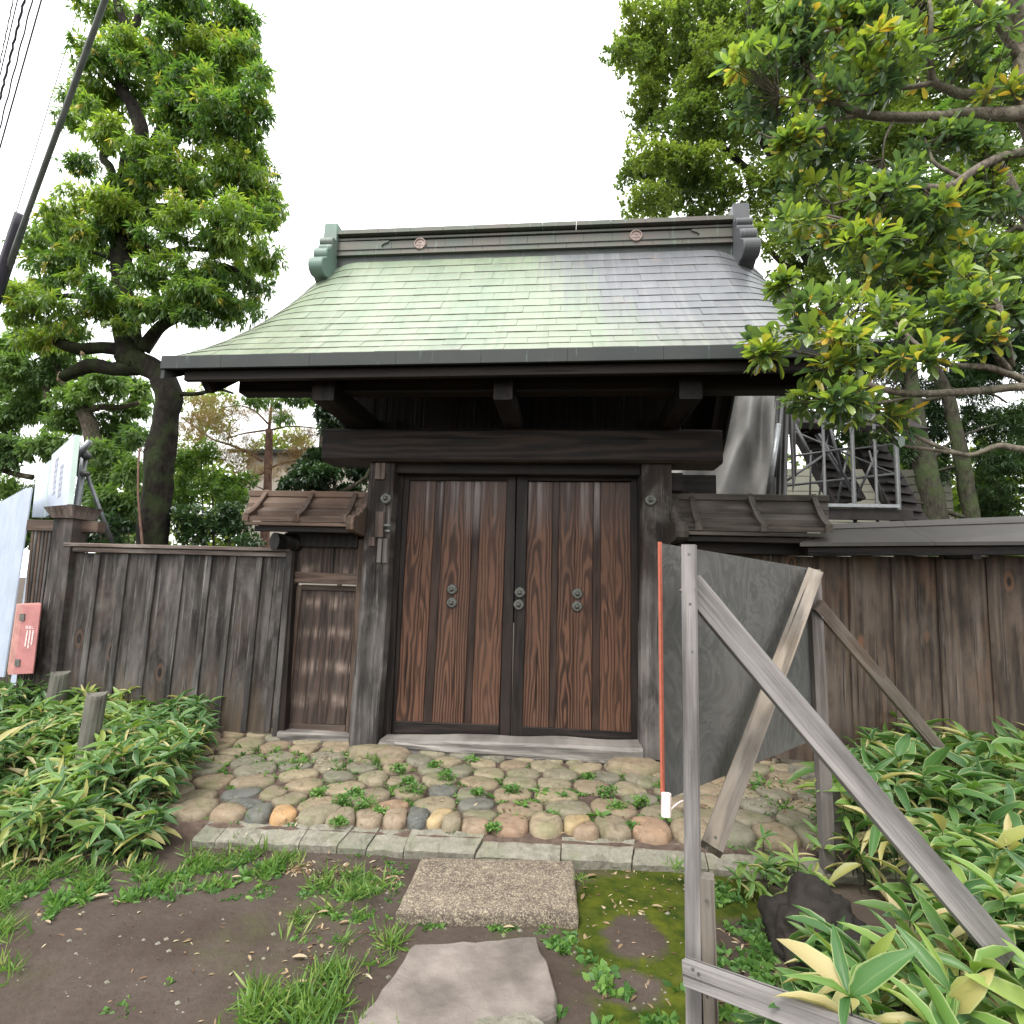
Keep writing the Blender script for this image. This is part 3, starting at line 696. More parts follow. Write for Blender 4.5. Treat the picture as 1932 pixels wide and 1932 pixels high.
# stepping stones and the dark rock
def slab_thing(name, pts, top, thick, mat, label, cat, group=None, rough=.01, inset=.012, sub=10):
    """irregular slab from its outline, edges broken"""
    P = []
    for i in range(len(pts)):
        a, b = Vector(pts[i][:2]), Vector(pts[(i+1) % len(pts)][:2])
        for k in range(sub):
            q = a.lerp(b, k/sub); nv = Vector((b.y-a.y, a.x-b.x)).normalized(); q += nv*rough*1.3*noise.noise(Vector((q.x*9, q.y*9, 2))); P.append(q)
    c = sum(P, Vector((0, 0)))/len(P); n = len(P); vs = []; fs = []
    for f, z, ns in ((1.0, -.03, 0), (1.01, top-inset*1.6, .5), (1 - inset*.6, top-inset*.4, .7), (.975, top, 1), (.88, top, 1), (.76, top, 1), (.63, top, 1), (.5, top, 1), (.37, top, 1), (.24, top, 1), (.12, top, 1)):
        for q in P:
            v = c + (q-c)*f; vs.append((v.x - c.x, v.y - c.y, z + ns*rough*.55*(noise.noise(Vector((v.x*5, v.y*5, 7))) + .5*noise.noise(Vector((v.x*14, v.y*14, 3))))))
    vs.append((0, 0, top))
    for j in range(10):
        for k in range(n): fs.append((j*n+k, j*n+(k+1) % n, (j+1)*n+(k+1) % n, (j+1)*n+k))
    for k in range(n): fs.append((10*n+k, 10*n+(k+1) % n, 11*n))
    fs = [tuple(reversed(f)) for f in fs]
    me = mesh(name, vs, fs); bm = bmesh.new(); bm.from_mesh(me); bmesh.ops.recalc_face_normals(bm, faces=bm.faces); bm.to_mesh(me); bm.free()
    return tag(link(name, me, None, Matrix.Translation((c.x, c.y, 0)), mat), label, cat, group)
slab_thing('stepping_stone', [G(796,1617,.07), G(1082,1623,.07), G(1090,1724,.07), G(1050,1720,.07), G(880,1719,.07), G(749,1714,.07)], .07, .12, M_slab,
           'rectangular speckled tan stone step directly in front of the kerb', 'stepping stone', 'stepping stones leading to the gate', .008)
slab_thing('stepping_stone', [G(782,1782,.045), G(1008,1768,.045), G(1022,1800,.045), G(1038,1828,.045), G(1050,1905,.045), G(1000,1935,.045), G(880,1985,.045), G(640,1975,.045), G(680,1910,.045), G(742,1835,.045)], .045, .1, M_flag,
           'flat irregular grey brown stepping stone nearest the camera', 'stepping stone', 'stepping stones leading to the gate', .02)
slab_thing('stepping_stone', [G(900,1902,.095), G(1000,1895,.095), G(1075,1935,.10), G(1040,2010,.09), G(900,2010,.09), G(860,1940,.09)], .07, .1, M_kerb,
           'small rough tan stone at the bottom edge beside the flat stepping stone', 'stepping stone', 'stepping stones leading to the gate', .03)
def rock(name, c, r, mat, label, cat, seed, flat=1.0):
    bm = bmesh.new(); bmesh.ops.create_icosphere(bm, subdivisions=5, radius=1)
    for v in bm.verts:
        p = v.co.copy(); k = 1 + .45*noise.noise(p*.9 + Vector((seed, 0, 0))) + .20*noise.noise(p*2.6 + Vector((0, seed, 0))) + .07*noise.noise(p*7) - .13*abs(noise.noise(p*3.0 + Vector((seed, seed, 0)))) + .025*noise.noise(p*14)
        q = p*k; q.z = max(q.z, -.35); v.co = Vector((q.x*r[0], q.y*r[1], q.z*r[2]))
    me = bpy.data.meshes.new(name); bm.to_mesh(me); bm.free()
    return tag(link(name, me, None, Matrix.Translation(c), mat, True), label, cat)
g = G(1595, 1850); rock('boulder', (1.20, 2.90, .06), (.225, .24, .215), M_rock, 'dark brown rounded boulder among the bamboo leaves right of the barrier', 'boulder', 3.3)
# loose dressed stones by the right fence foot
for k, (px, py, wd, lb) in enumerate(((1497, 1453, .26, 'pale broken stone block lying at the foot of the right fence'), (1560, 1460, .17, 'smaller pale stone block against the right fence foot, nearer the bamboo'))):
    g = G(px, py, .14); m_ = MB(); m_.box(-wd/2, wd/2, -.07, .07, -.1, .065)
    for i, v in enumerate(m_.v): m_.v[i] = (v[0] + .012*math.sin(i*3), v[1] + .015*math.cos(i*5), v[2] + .012*math.sin(i*7))
    o = m_.build('stone_block', M_kerb); _place(o, Matrix.Translation((g.x, 4.85 + .02*k, .17)) @ Matrix.Rotation(-.22, 4, 'Z'), None); tag(o, lb, 'stone block')

# ================================================================== THE GATE
GATE = empty('wooden_gate', (-.5, 5, .15), 'large weathered wooden gate with double doors under a green and grey copper roof', 'gate')
def mid(a, b): return (a + b) / 2
def pboard(name, tl, tr, bl, br, Y, th, mat, parent, gap=.002, ch=.003, **k):
    a, b, c, d = V(*tl, Y), V(*tr, Y), V(*bl, Y), V(*br, Y); dy = Vector((0, th/2, 0))
    w1, w0 = (b-a).length - gap, (d-c).length - gap
    return board(name, mid(c, d) + dy, mid(a, b) + dy, w0, th, mat, parent, ch=ch, taper=w1/w0, **k)
def hbeam(name, l, r, Y, hgt, th, mat, parent, zoff=0, **k):
    """horizontal timber; l, r = survey pixels of its top corners at front plane Y"""
    a, b = V(*l, Y), V(*r, Y); d = Vector((0, th/2, -hgt/2 + zoff)); zz = (a.z + b.z)/2; a.z = b.z = zz
    return board(name, a + d, b + d, hgt, th, mat, parent, hint=(0, 0, 1), **k)
# main posts
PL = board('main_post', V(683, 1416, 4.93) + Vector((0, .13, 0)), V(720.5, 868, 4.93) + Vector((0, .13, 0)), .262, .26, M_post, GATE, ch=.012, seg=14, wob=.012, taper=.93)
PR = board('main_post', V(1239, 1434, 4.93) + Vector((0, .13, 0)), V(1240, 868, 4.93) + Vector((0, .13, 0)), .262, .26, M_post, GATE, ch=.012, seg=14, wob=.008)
def boss(px, py, Y, r, parent, name='boss'):
    c = V(px, py, Y); m_ = MB(); n = 16
    prof = [(r, 0.0), (r, .012), (r*.86, .022), (r*.66, .028), (r*.62, .022), (r*.42, .030), (r*.30, .050), (r*.16, .060)]
    vs = []; fs = []
    for i, (rr, d) in enumerate(prof):
        for k in range(n): a = 2*math.pi*k/n; q = rr*(1 + (.05*math.cos(4*a) if i in (1, 2, 3) else 0)); vs.append((c.x + q*math.cos(a), Y - d, c.z + q*math.sin(a)))
    for i in range(len(prof)-1):
        for k in range(n): fs.append((i*n+k, i*n+(k+1) % n, (i+1)*n+(k+1) % n, (i+1)*n+k))
    fs.append(tuple((len(prof)-1)*n + k for k in range(n))); m_.add(vs, fs)
    o = m_.build(name, M_iron, parent, True, Matrix.Translation(c)); return o
boss(729, 941, 4.918, .052, PL); boss(1227, 944, 4.918, .052, PR)
def patch(tl, br, lean, parent, mat=M_patch, Y=4.93, th=.02, name='patch_piece'):
    pboard(name, (tl[0]+lean, tl[1]), (br[0]+lean, tl[1]), (tl[0], br[1]), (br[0], br[1]), Y - .010, th, mat, parent)
patch((706.5, 873), (726, 904), 2, PL); patch((706, 965), (722, 1013), 2.5, PL); patch((694, 1013), (706, 1030), 1, PL)
patch((709.5, 1016), (718, 1061), 3, PL, M_lumd); patch((720.5, 1016), (730.5, 1062), 1.5, PL, M_lumd)
m_ = MB(); c = V(730, 993, 4.9)
m_.tube([c + Vector((-.03, .0, 0)), c + Vector((-.01, -.012, .008)), c + Vector((.02, -.012, .008)), c + Vector((.04, 0, 0))], .013, 8)
m_.box(c.x - .02, c.x + .03, 4.905, 4.925, c.z - .055, c.z - .03); m_.build('metal_bracket', M_steel, PL, True)
# lintel, head beam, jambs, sill
a = V(610, 808.5, 4.86); b = V(1363, 808, 4.86); zt = (a.z + b.z)/2; hL = zt - V(900, 870, 4.86).z
LINT = board('lintel', (a.x, 5.03, zt - hL/2), (b.x, 5.03, zt - hL/2), hL, .34, M_lintel, GATE, hint=(0, 0, 1), ch=.022, seg=10, wob=.006)
ZL = zt
hbeam('head_beam', (748, 872), (1208, 872), 5.0, .115, .16, M_dark, GATE, ch=.006)
pboard('jamb', (745, 890), (760, 890), (711, 1405), (736, 1397), 5.08, .12, M_frame, GATE)
pboard('jamb', (1203, 890), (1212, 890), (1207, 1410), (1214, 1410), 5.08, .12, M_frame, GATE)
SILL = board('threshold', V(716, 1410, 4.86) + Vector((0, .11, -.005)), V(1213, 1431, 4.86) + Vector((0, .11, .02)), .135, .25, M_sill, GATE, hint=(0, 0, 1), ch=.022, seg=24, wob=.022, taper=1.12)
board('threshold_splinter', V(745, 1404, 4.85), V(1140, 1438, 4.84), .05, .05, M_sill, SILL, hint=(0, 0, 1), ch=.015, seg=20, wob=.02, taper=.6)
# door leaves
def leaf_door(xt, xb, yt, yb, fr, studs, stile_l, stile_r, label):
    """xt, xb: panel edges (px) at top and bottom; fr: fractions where boards change"""
    Yb = 5.15
    D = empty('door_leaf', V(mid_(xb), (yb[0]+yb[1])/2, Yb), parent=GATE, label=label)
    f0 = 0; 
    for f1, strip in fr:
        def X(f, t): return (xt[0] + (xt[1]-xt[0])*f, yt[0] + (yt[1]-yt[0])*f) if t else (xb[0] + (xb[1]-xb[0])*f, yb[0] + (yb[1]-yb[0])*f)
        pboard('door_strip' if strip else 'door_board', X(f0, 1), X(f1, 1), X(f0, 0), X(f1, 0), Yb + (.014 if strip else 0), .03, M_dstrip if strip else M_door, D, gap=.0015, seg=1)
        f0 = f1
    yr = .5*(yt[0]+yt[1])
    pboard('stile', (stile_l[0], 889), (stile_l[1]-.3, 889), (stile_l[2], yb[0]+30), (stile_l[3]-.3, yb[0]+31), Yb - .022, .06, M_frame, D, seg=6, wob=.003)
    pboard('stile', (stile_r[0]+.3, 889), (stile_r[1], 889), (stile_r[2]+.3, yb[1]+31), (stile_r[3], yb[1]+32), Yb - .022, .06, M_frame, D, seg=6, wob=.003)
    a = V(stile_l[1], 890, Yb - .018); b = V(stile_r[0], 890, Yb - .018)
    board('top_rail', a + Vector((0, .03, -.045)), b + Vector((0, .03, -.045)), .088, .06, M_frame, D, hint=(0, 0, 1))
    a = V(stile_l[3], yb[0], Yb - .018); b = V(stile_r[2], yb[1], Yb - .018); zz = Vector((0, .03, -.055))
    board('bottom_rail', a + zz, b + zz, .108, .06, M_frame, D, hint=(0, 0, 1), seg=6, wob=.003)
    for sx, sy, dY in studs: boss(sx, sy, Yb + dY, .050, D, 'round_stud')
    return D
def mid_(p): return (p[0]+p[1])/2
leaf_door((774, 957), (744, 941), (908, 908.5), (1360, 1368), [(.17, 0), (.27, 0), (.36, 1), (.66, 0), (.735, 1), (1, 0)], [(853.5, 1112, 0), (853, 1137, 0)], (758, 774, 728, 744), (957, 974, 941, 963), 'left leaf with three wide boards')
leaf_door((997, 1190), (985, 1191), (909.5, 910.5), (1371, 1382), [(.24, 0), (.305, 1), (.465, 0), (.635, 0), (.71, 1), (.85, 0), (1, 0)], [(981, 1118, -.022), (979, 1141, -.022), (1089.5, 1120, 0), (1089, 1144, 0)], (976, 997, 964.5, 985), (1190, 1204, 1191, 1208), 'right leaf with the middle pair of studs')
for x0_, x1_ in ((774-4, 966), (988, 1194)):
    pboard('door_ledge_board', (x0_, 905), (x1_, 905), (x0_ - (28 if x0_ < 900 else 8), 1385), (x1_ - (14 if x0_ < 900 else 2), 1392), 5.21, .015, M_frame, GATE)
pboard('astragal', (958, 892), (992, 892), (949, 1175), (983, 1175), 5.20, .03, M_frame, GATE)
# tenon through the right post, rear frame
board('tenon', V(1256, 908, 4.98) + Vector((0, .1, 0)), V(1290, 908, 4.98) + Vector((0, .1, 0)), .17, .14, M_dark, GATE, hint=(0, 0, 1))
for x in (-1.78, .80):
    board('rear_post', (x, 6.65, -.02), (x, 6.65, 3.2), .2, .2, M_dark, GATE, ch=.01)
    board('tie_beam', (x, 5.2, 2.45), (x, 6.6, 2.45), .12, .2, M_dark, GATE)
    board('tie_beam', (x, 5.2, 3.15), (x, 7.0, 3.15), .16, .18, M_dark, GATE)
board('rear_beam', (-2.0, 6.6, 2.86), (1.76, 6.6, 2.86), .24, .22, M_dark, GATE, hint=(0, 0, 1))
board('rear_peg', (1.62, 6.5, 2.62), (1.62, 6.5, 2.76), .09, .09, M_dark, GATE)

# ---- roof
ROOF = empty('roof', (-.45, 5.5, 5.0), parent=GATE)
XC, RR, KK = -.45, 1.87, .27
def rw(t): return 2.36 + .43 * max(t, 0)**1.35
def rsurf(x, t, back=False):
    wv = rw(t) if not back else 2.36 + .06*t
    z = 3.385 + RR*(1-t)*(1 - KK*t) + .008*(x - XC)
    s_ = max(0.0, (abs(x - XC) - (wv - .55))/.55)
    z -= .27 * max(0.0, 1-t)**.7 * s_**2.2
    return Vector((x, 5.5 + 1.6*t if back else 5.5 - 1.6*t, z))
def rnorm(x, t):
    a = rsurf(x, t + .01) - rsurf(x, t - .01); b = rsurf(x + .01, t) - rsurf(x - .01, t)
    n = b.cross(a); n = -n if n.z < 0 else n; return n.normalized()
NR = 14
for j in range(NR):
    t0, t1 = .055 + (1-.055)*j/NR, .055 + (1-.055)*(j+1)/NR
    xl, xr = XC - rw(t1), XC + rw(t1); off = ((j*.46) % 1)*.335 - .05*random.random()
    cuts = [xl]; x = xl + .335 - off*.9
    while x < xr - .12:
        if x - cuts[-1] > .09: cuts.append(x)
        x += .335
    cuts.append(xr)
    for i in range(len(cuts)-1):
        a, b = cuts[i], cuts[i+1]; nx_ = 6 if (i == 0 or i >= len(cuts)-3 or i < 2) else 2; vs = []; fs = []
        lf = random.uniform(.0085, .0110); jx = .0012
        cx0 = (a+b)/2; cen = rsurf(cx0, (t0+t1)/2)
        for (tt, lift) in ((t0 - .012, .003), ((t0+t1)/2, .5*lf + .003), (t1, lf), (t1 + .0008, lf - .003), (t1 - .001, -.004)):
            for k in range(nx_ + 1):
                xx = a + jx + (b - a - 2*jx)*k/nx_
                wv = rw(tt)
                if i == 0 and k == 0: xx = XC - wv
                if i == len(cuts)-2 and k == nx_: xx = XC + wv
                xx = min(max(xx, XC - wv), XC + wv)
                p = rsurf(xx, tt) + rnorm(xx, tt)*(lift + .0012*math.sin(i*5+j*3+k)); vs.append(p - cen)
        q = nx_ + 1
        for r_ in range(4):
            for k in range(nx_): fs.append((r_*q+k, (r_+1)*q+k, (r_+1)*q+k+1, r_*q+k+1))
        link('copper_sheet', mesh('copper_sheet', vs, fs), ROOF, Matrix.Translation(cen), M_copper)
def sheet_surface(back, off, mat, name, t_lo=0.0, t_hi=1.0, flip=False):
    m_ = MB(); nx_, nt_ = 40, 14
    for j in range(nt_+1):
        t = t_lo + (t_hi-t_lo)*j/nt_; wv = rw(t) if not back else 2.36 + .06*t
        for i in range(nx_+1):
            x = XC + wv*(-1 + 2*i/nx_); p = rsurf(x, t, back); p.z -= off; m_.v.append(tuple(p))
    for j in range(nt_):
        for i in range(nx_): m_.f.append((j*(nx_+1)+i, j*(nx_+1)+i+1, (j+1)*(nx_+1)+i+1, (j+1)*(nx_+1)+i))
    return m_.build(name, mat, ROOF, True)
sheet_surface(False, .006, M_batt, 'sheet_underlay', t_hi=.996)
sheet_surface(True, 0.0, M_cridge, 'rear_slope')
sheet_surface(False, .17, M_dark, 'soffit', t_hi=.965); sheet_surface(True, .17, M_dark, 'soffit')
# verge edges and barge boards
for sg in (-1, 1):
    for back in (False, True):
        for (nm, mt, d0, d1, inset, th) in (('verge_edge', M_cfascia, .0, .18, 0.0, .03), ('barge_board', M_dark, .135, .42, .17, .06)):
            m_ = MB(); n = 14; vs = []; fs = []; tmax = 1.0 if nm == 'verge_edge' else .93
            for k in range(n+1):
                t = tmax*k/n; wv = (rw(t) if not back else 2.36 + .06*t) - inset
                p = rsurf(XC + sg*wv, t, back); e1 = d1 if nm == 'verge_edge' else d1 - .04*(t**3)
                if nm == 'barge_board' and k == n: e1 = d0 + .03
                for dx in (0, -sg*th):
                    vs += [(p.x + dx, p.y, p.z - d0), (p.x + dx, p.y, p.z - e1)]
            for k in range(n): 
                b_ = k*4
                for (u_, v_) in ((0, 1), (1, 3), (3, 2), (2, 0)): fs.append((b_+u_, b_+v_, b_+4+v_, b_+4+u_))
            fs.append((0, 1, 3, 2)); fs.append((n*4, n*4+1, n*4+3, n*4+2)); m_.add(vs, fs); m_.build(nm, mt, ROOF)
# eave fascia in lengths, then the dark strip behind it
def fz(x): return 3.385 + .008*(x - XC)
segs = [-rw(1), -2.28, -1.55, -.86, -.2, .45, 1.15, 1.85, rw(1)]
for i in range(len(segs)-1):
    a, b = XC + segs[i] + .001, XC + segs[i+1] - .001
    board('eave_fascia', (a, 3.90, fz(a) - .052), (b, 3.90, fz(b) - .052), .108, .03, M_cfascia, ROOF, hint=(0, 0, 1), ch=.004)
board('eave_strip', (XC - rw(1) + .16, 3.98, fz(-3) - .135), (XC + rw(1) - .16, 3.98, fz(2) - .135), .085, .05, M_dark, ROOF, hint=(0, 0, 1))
for back in (False, True):
    for k in range(16):
        x = XC - 2.2 + 4.4*k/15
        m_ = MB()
        for s0 in range(4):
            ta, tb = .06 + .21*s0 + (.0 if s0 == 0 else 0), .06 + .21*(s0+1) + .008
            p, q = rsurf(x, ta, back), rsurf(x, tb, back); dz = Vector((0, 0, -.215)); m_.bar(p + dz, q + dz, .07, .08)
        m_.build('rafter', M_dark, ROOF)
a = V(450, 740, 4.25).z
board('eave_purlin', (-2.80, 4.33, a + .085), (1.98, 4.33, a + .085), .17, .15, M_dark, ROOF, hint=(0, 0, 1), ch=.01)
board('eave_purlin', (-2.55, 6.75, a + .085), (1.65, 6.75, a + .085), .17, .15, M_dark, ROOF, hint=(0, 0, 1))
for px, wv in ((683, .19), (968, .15), (1262, .17)):
    x = V(px, 806, 5.0).x
    o = board('bracket_arm', (x, 4.12, ZL + .10), (x, 6.9, ZL + .10), wv, .17, M_dark, ROOF, ch=.008)
for x in (-2.02, -.45, .92):      # short struts standing on the lintel
    board('strut', (x, 5.3, ZL + .18), (x, 5.3, 4.55), .15, .15, M_dark, ROOF)
board('ridge_purlin', (-2.6, 5.45, 4.72), (1.7, 5.45, 4.72), .2, .18, M_dark, ROOF, hint=(0, 0, 1))
for k in range(9):
    x = -2.0 + k*.365
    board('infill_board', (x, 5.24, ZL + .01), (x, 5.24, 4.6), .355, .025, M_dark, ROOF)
# ---- ridge
zf0 = V(637, 493, 5.38).z; zf1 = V(1380, 468, 5.38).z; zt0 = V(645, 438, 5.38).z; zt1 = V(1370, 410, 5.38).z
xa, xb_ = V(637, 470, 5.38).x, V(1382, 445, 5.38).x
def rb(name, f0, f1, yf, mat, x0=None, x1=None, yb=None, parent=ROOF):
    x0 = xa if x0 is None else x0; x1 = xb_ if x1 is None else x1
    def zz(x, f): u = (x-xa)/(xb_-xa); lo = zf0 + (zf1-zf0)*u - .02; hi = zt0 + (zt1-zt0)*u; return lo + (hi-lo)*f
    yb = 11.0 - yf if yb is None else yb; vs = []
    for x in (x0, x1):
        for (y, f) in ((yf, f0), (yb, f0), (yb, f1), (yf, f1)): vs.append((x, y, zz(x, f)))
    m_ = MB(); m_.add(vs, [(0,1,2,3),(7,6,5,4),(0,4,5,1),(1,5,6,2),(2,6,7,3),(3,7,4,0)]); return m_.build(name, mat, parent)
rb('ridge_base', -.12, .20, 5.395, M_cridged); rb('ridge_lip', .205, .235, 5.36, M_cridge); 
def rsplit(name, f0, f1, yf, mat, step, off=0.0, **k):
    x = xa + off; first = xa
    xs = [xa]
    while x + step < xb_ - .05: x += step; xs.append(x)
    xs.append(xb_)
    for i in range(len(xs)-1): rb(name, f0, f1, yf, mat, xs[i] + .0015, xs[i+1] - .0015, **k)
rsplit('ridge_band_sheet', .24, .40, 5.388, M_cridge, .30, .12); rb('ridge_bead', .402, .418, 5.378, M_cridged)
rsplit('ridge_panel_sheet', .42, .70, 5.408, M_cridge, .30)
rb('ridge_groove', .702, .735, 5.44, M_cridged); rb('ridge_moulding', .737, .80, 5.39, M_cridge); rb('ridge_recess', .802, .872, 5.43, M_cridged)
rsplit('ridge_cap_sheet', .874, 1.0, 5.345, M_cridge, .36, .1)
for (px0, sg) in ((700, 1), (1297, -1)):      # cusped corner pieces beside the long panel
    pass
for x0, x1, cx_ in ((xa, V(724, 470, 5.38).x, 1), (V(1314, 440, 5.38).x, xb_, -1)):
    u = ((x0+x1)/2-xa)/(xb_-xa); lo = zf0 + (zf1-zf0)*u - .02; hi = zt0 + (zt1-zt0)*u; H_ = hi-lo
    zb, ztp = lo + .425*H_, lo + .70*H_; e = x1 if cx_ > 0 else x0; s_ = cx_
    prof = [(0, zb), (-.03, zb+.02), (-.035, zb+.045), (-.01, ztp-.035), (.035, ztp-.02), (.05, ztp)]
    pts = [(x0 if s_ > 0 else x1, zb)] + [(e + s_*a_, b_) for a_, b_ in prof] + [(x0 if s_ > 0 else x1, ztp)]
    m_ = MB(); n = len(pts); vs = [(p[0], 5.392, p[1]) for p in pts] + [(p[0], 5.41, p[1]) for p in pts]
    m_.add(vs, [tuple(range(n)), tuple(reversed(range(n, 2*n)))] + [(i, (i+1) % n, n+(i+1) % n, n+i) for i in range(n)]); m_.build('ridge_cusp_panel', M_cridge, ROOF)
for px, py in ((793, 461), (1200, 446)):
    c = V(px, py, 5.395); m_ = MB(); r0 = .066; n = 28; vs = []; fs = []
    prof = [(r0, 0), (r0, .028), (r0*.93, .034), (r0*.82, .034), (r0*.76, .022), (.001, .022)]
    for rr, d in prof:
        for k in range(n): a_ = 2*math.pi*k/n; vs.append((c.x + rr*math.cos(a_), 5.405 - d, c.z + rr*math.sin(a_)))
    for i in range(len(prof)-1):
        for k in range(n): fs.append((i*n+k, i*n+(k+1) % n, (i+1)*n+(k+1) % n, (i+1)*n+k))
    m_.add(vs, fs); CR = m_.build('ridge_crest', M_crest, ROOF, False, Matrix.Translation(c))
    e = MB(); Y_ = 5.378     # family emblem: a stem with leaf lobes either side
    def pl(pts, y0=Y_, y1=Y_+.008):
        n = len(pts); e.add([(c.x+p[0], y0, c.z+p[1]) for p in pts] + [(c.x+p[0], y1, c.z+p[1]) for p in pts], [tuple(range(n)), tuple(reversed(range(n, 2*n)))] + [(i, (i+1) % n, n+(i+1) % n, n+i) for i in range(n)])
    pl([(-.003, -.034), (.003, -.034), (.003, .012), (-.003, .012)]); pl([(-.022, .014), (.022, .014), (.016, .024), (-.016, .024)])
    for sg in (-1, 1):
        pl([(sg*.006, -.004), (sg*.022, .006), (sg*.034, -.006), (sg*.036, -.022), (sg*.022, -.012), (sg*.010, -.022)])
    pl([(-.006, .026), (.006, .026), (.004, .036), (-.004, .036)]); e.build('crest_emblem', M_crest, CR)
# ---- scalloped ridge ends
def ridge_end(x0, x1, mat, dz):
    pts = [(5.50, 4.86), (5.50, 5.57), (5.345, 5.57), (5.335, 5.36)]
    def arc(cy, cz, r, a0, a1, n=9):
        for k in range(n+1): a_ = math.radians(a0 + (a1-a0)*k/n); pts.append((cy - r*math.cos(a_), cz + r*math.sin(a_)))
    arc(5.295, 5.305, .052, 100, -50); arc(5.275, 5.222, .042, 50, -40); arc(5.215, 5.10, .078, 75, -38); arc(5.145, 4.925, .098, 72, -120, 14)
    pts.append((5.27, 4.80))
    full = [(y, z + dz) for y, z in pts]; back = [(11.0 - y, z + dz) for y, z in reversed(pts[1:])]
    poly = full + back[:-0 or None]; n = len(poly)
    m_ = MB(); vs = [(x0, y, z) for y, z in poly] + [(x1, y, z) for y, z in poly]
    m_.add(vs, [tuple(range(n)), tuple(reversed(range(n, 2*n)))] + [(i, (i+1) % n, n+(i+1) % n, n+i) for i in range(n)])
    o = m_.build('ridge_end_ornament', mat, ROOF)
    bm = bmesh.new(); bm.from_mesh(o.data); bmesh.ops.recalc_face_normals(bm, faces=bm.faces)
    bmesh.ops.bevel(bm, geom=[e_ for e_ in bm.edges if abs(e_.verts[0].co.x - e_.verts[1].co.x) < 1e-5], offset=.008, segments=1, affect='EDGES')
    bm.to_mesh(o.data); bm.free(); return o
ridge_end(xa - .155, xa - .002, M_corn, -.03); ridge_end(xb_ + .002, xb_ + .165, M_corn2, .035)

# ================================================================== SIDE DOOR, SMALL ROOFS, FENCES
def small_roof(name, label, ridge_x, bx_r, bx_e, zr, ze, x_out_top, x_out_bot, x_in, mat, yr=5.1, ye=4.70, sgn=-1, group=None):
    """board roof with curved battens. sgn -1: free end on the left, +1: on the right"""
    S = empty(name, ((x_in + x_out_top)/2, yr, zr), label, 'small roof', group)
    def prof(t): return (yr + (ye - yr)*t, zr + (ze - zr)*(t*(1.62 - .62*t)))   # concave
    steps = [0, .30, .60, .86, 1.0]
    for i in range(4):
        t0, t1 = steps[i], steps[i+1]; y0, z0 = prof(t0); y1, z1 = prof(t1); up = .012*(3-i) + .006
        xo0 = x_out_top + (x_out_bot - x_out_top)*t0; xo1 = x_out_top + (x_out_bot - x_out_top)*t1
        for (ysgn, nm) in ((1, 'roof_board'), (-1, 'roof_board')):
            m_ = MB(); vs = []
            Y0, Y1 = (y0, y1) if ysgn > 0 else (2*yr - y0, 2*yr - y1)
            for (x_, y_, z_) in ((xo0, Y0, z0+.0), (x_in, Y0, z0+.0), (x_in, Y1, z1), (xo1, Y1, z1)): vs.append((x_, y_, z_ + .004))
            for (x_, y_, z_) in ((xo0, Y0, z0), (x_in, Y0, z0), (x_in, Y1, z1), (xo1, Y1, z1)): vs.append((x_, y_, z_ + .046 if y_ == Y1 else z_ + .006))
            m_.add(vs, [(0,1,2,3),(4,7,6,5),(0,4,5,1),(1,5,6,2),(2,6,7,3),(3,7,4,0)])
            c = Vector(((xo0+x_in)/2, (Y0+Y1)/2, (z0+z1)/2)); Mx = Matrix.Translation(c) @ Matrix.Rotation(math.pi/2, 4, 'Y'); m_.build(nm, mat, S, False, Mx)
    y1, z1 = prof(1.0)
    for (yy, nm) in ((y1 + .012, 'eave_board'), (2*yr - y1 - .012, 'eave_board')):
        board(nm, (min(x_out_bot + .03*-sgn, x_in), yy, z1 - .018), (max(x_out_bot + .03*-sgn, x_in), yy, z1 - .018), .032, .03, mat, S, hint=(0, 0, 1))
        board('eave_under_beam', (min(x_out_bot + .1*-sgn, x_in), yy + (.05 if yy < yr else -.05), z1 - .06), (max(x_out_bot + .1*-sgn, x_in), yy + (.05 if yy < yr else -.05), z1 - .06), .05, .05, M_dark, S, hint=(0, 0, 1))
    board('ridge_cap', (min(x_out_top, x_in), yr, zr + .03), (max(x_out_top, x_in), yr, zr + .03), .05, .06, mat, S, hint=(0, 1, 0), ch=.006)
    m_ = MB(); xo = x_out_bot - sgn*.12
    m_.add([(xo, ye+.05, z1-.04), (x_in, ye+.05, z1-.04), (x_in, 2*yr-ye-.05, z1-.04), (xo, 2*yr-ye-.05, z1-.04), (xo, yr, zr-.03), (x_in, yr, zr-.03)], [(0,1,2,3),(0,1,5,4),(2,3,4,5),(0,4,3),(1,2,5)])
    m_.build('roof_core', M_dark, S)
    for xr_, xe_ in zip(bx_r, bx_e):         # curved battens, front and back
        for sy in (1, -1):
            m_ = MB(); vs = []; fs = []; n = 9
            for k in range(n+1):
                t = 1.04*k/n; y_, z_ = prof(min(t, 1)); 
                if t > 1: y_ -= .016
                if sy < 0: y_ = 2*yr - y_
                x_ = xr_ + (xe_ - xr_)*t; lift = .050 + .010*math.sin(t*3); hw = .021 + .008*t
                vs += [(x_-hw, y_, z_+.002), (x_+hw, y_, z_+.002), (x_+hw, y_, z_+lift+.022), (x_-hw, y_, z_+lift+.022)]
            for k in range(n):
                for q in range(4): fs.append((k*4+q, k*4+(q+1) % 4, (k+1)*4+(q+1) % 4, (k+1)*4+q))
            fs += [(0,3,2,1), (n*4, n*4+1, n*4+2, n*4+3)]; m_.add(vs, fs)
            y_, z_ = prof(.5); m_.build('curved_batten', mat, S, False, Matrix.Translation(((xr_+xe_)/2, y_ if sy > 0 else 2*yr - y_, z_)) @ Matrix.Rotation(math.radians(50), 4, 'X'))
    return S, prof
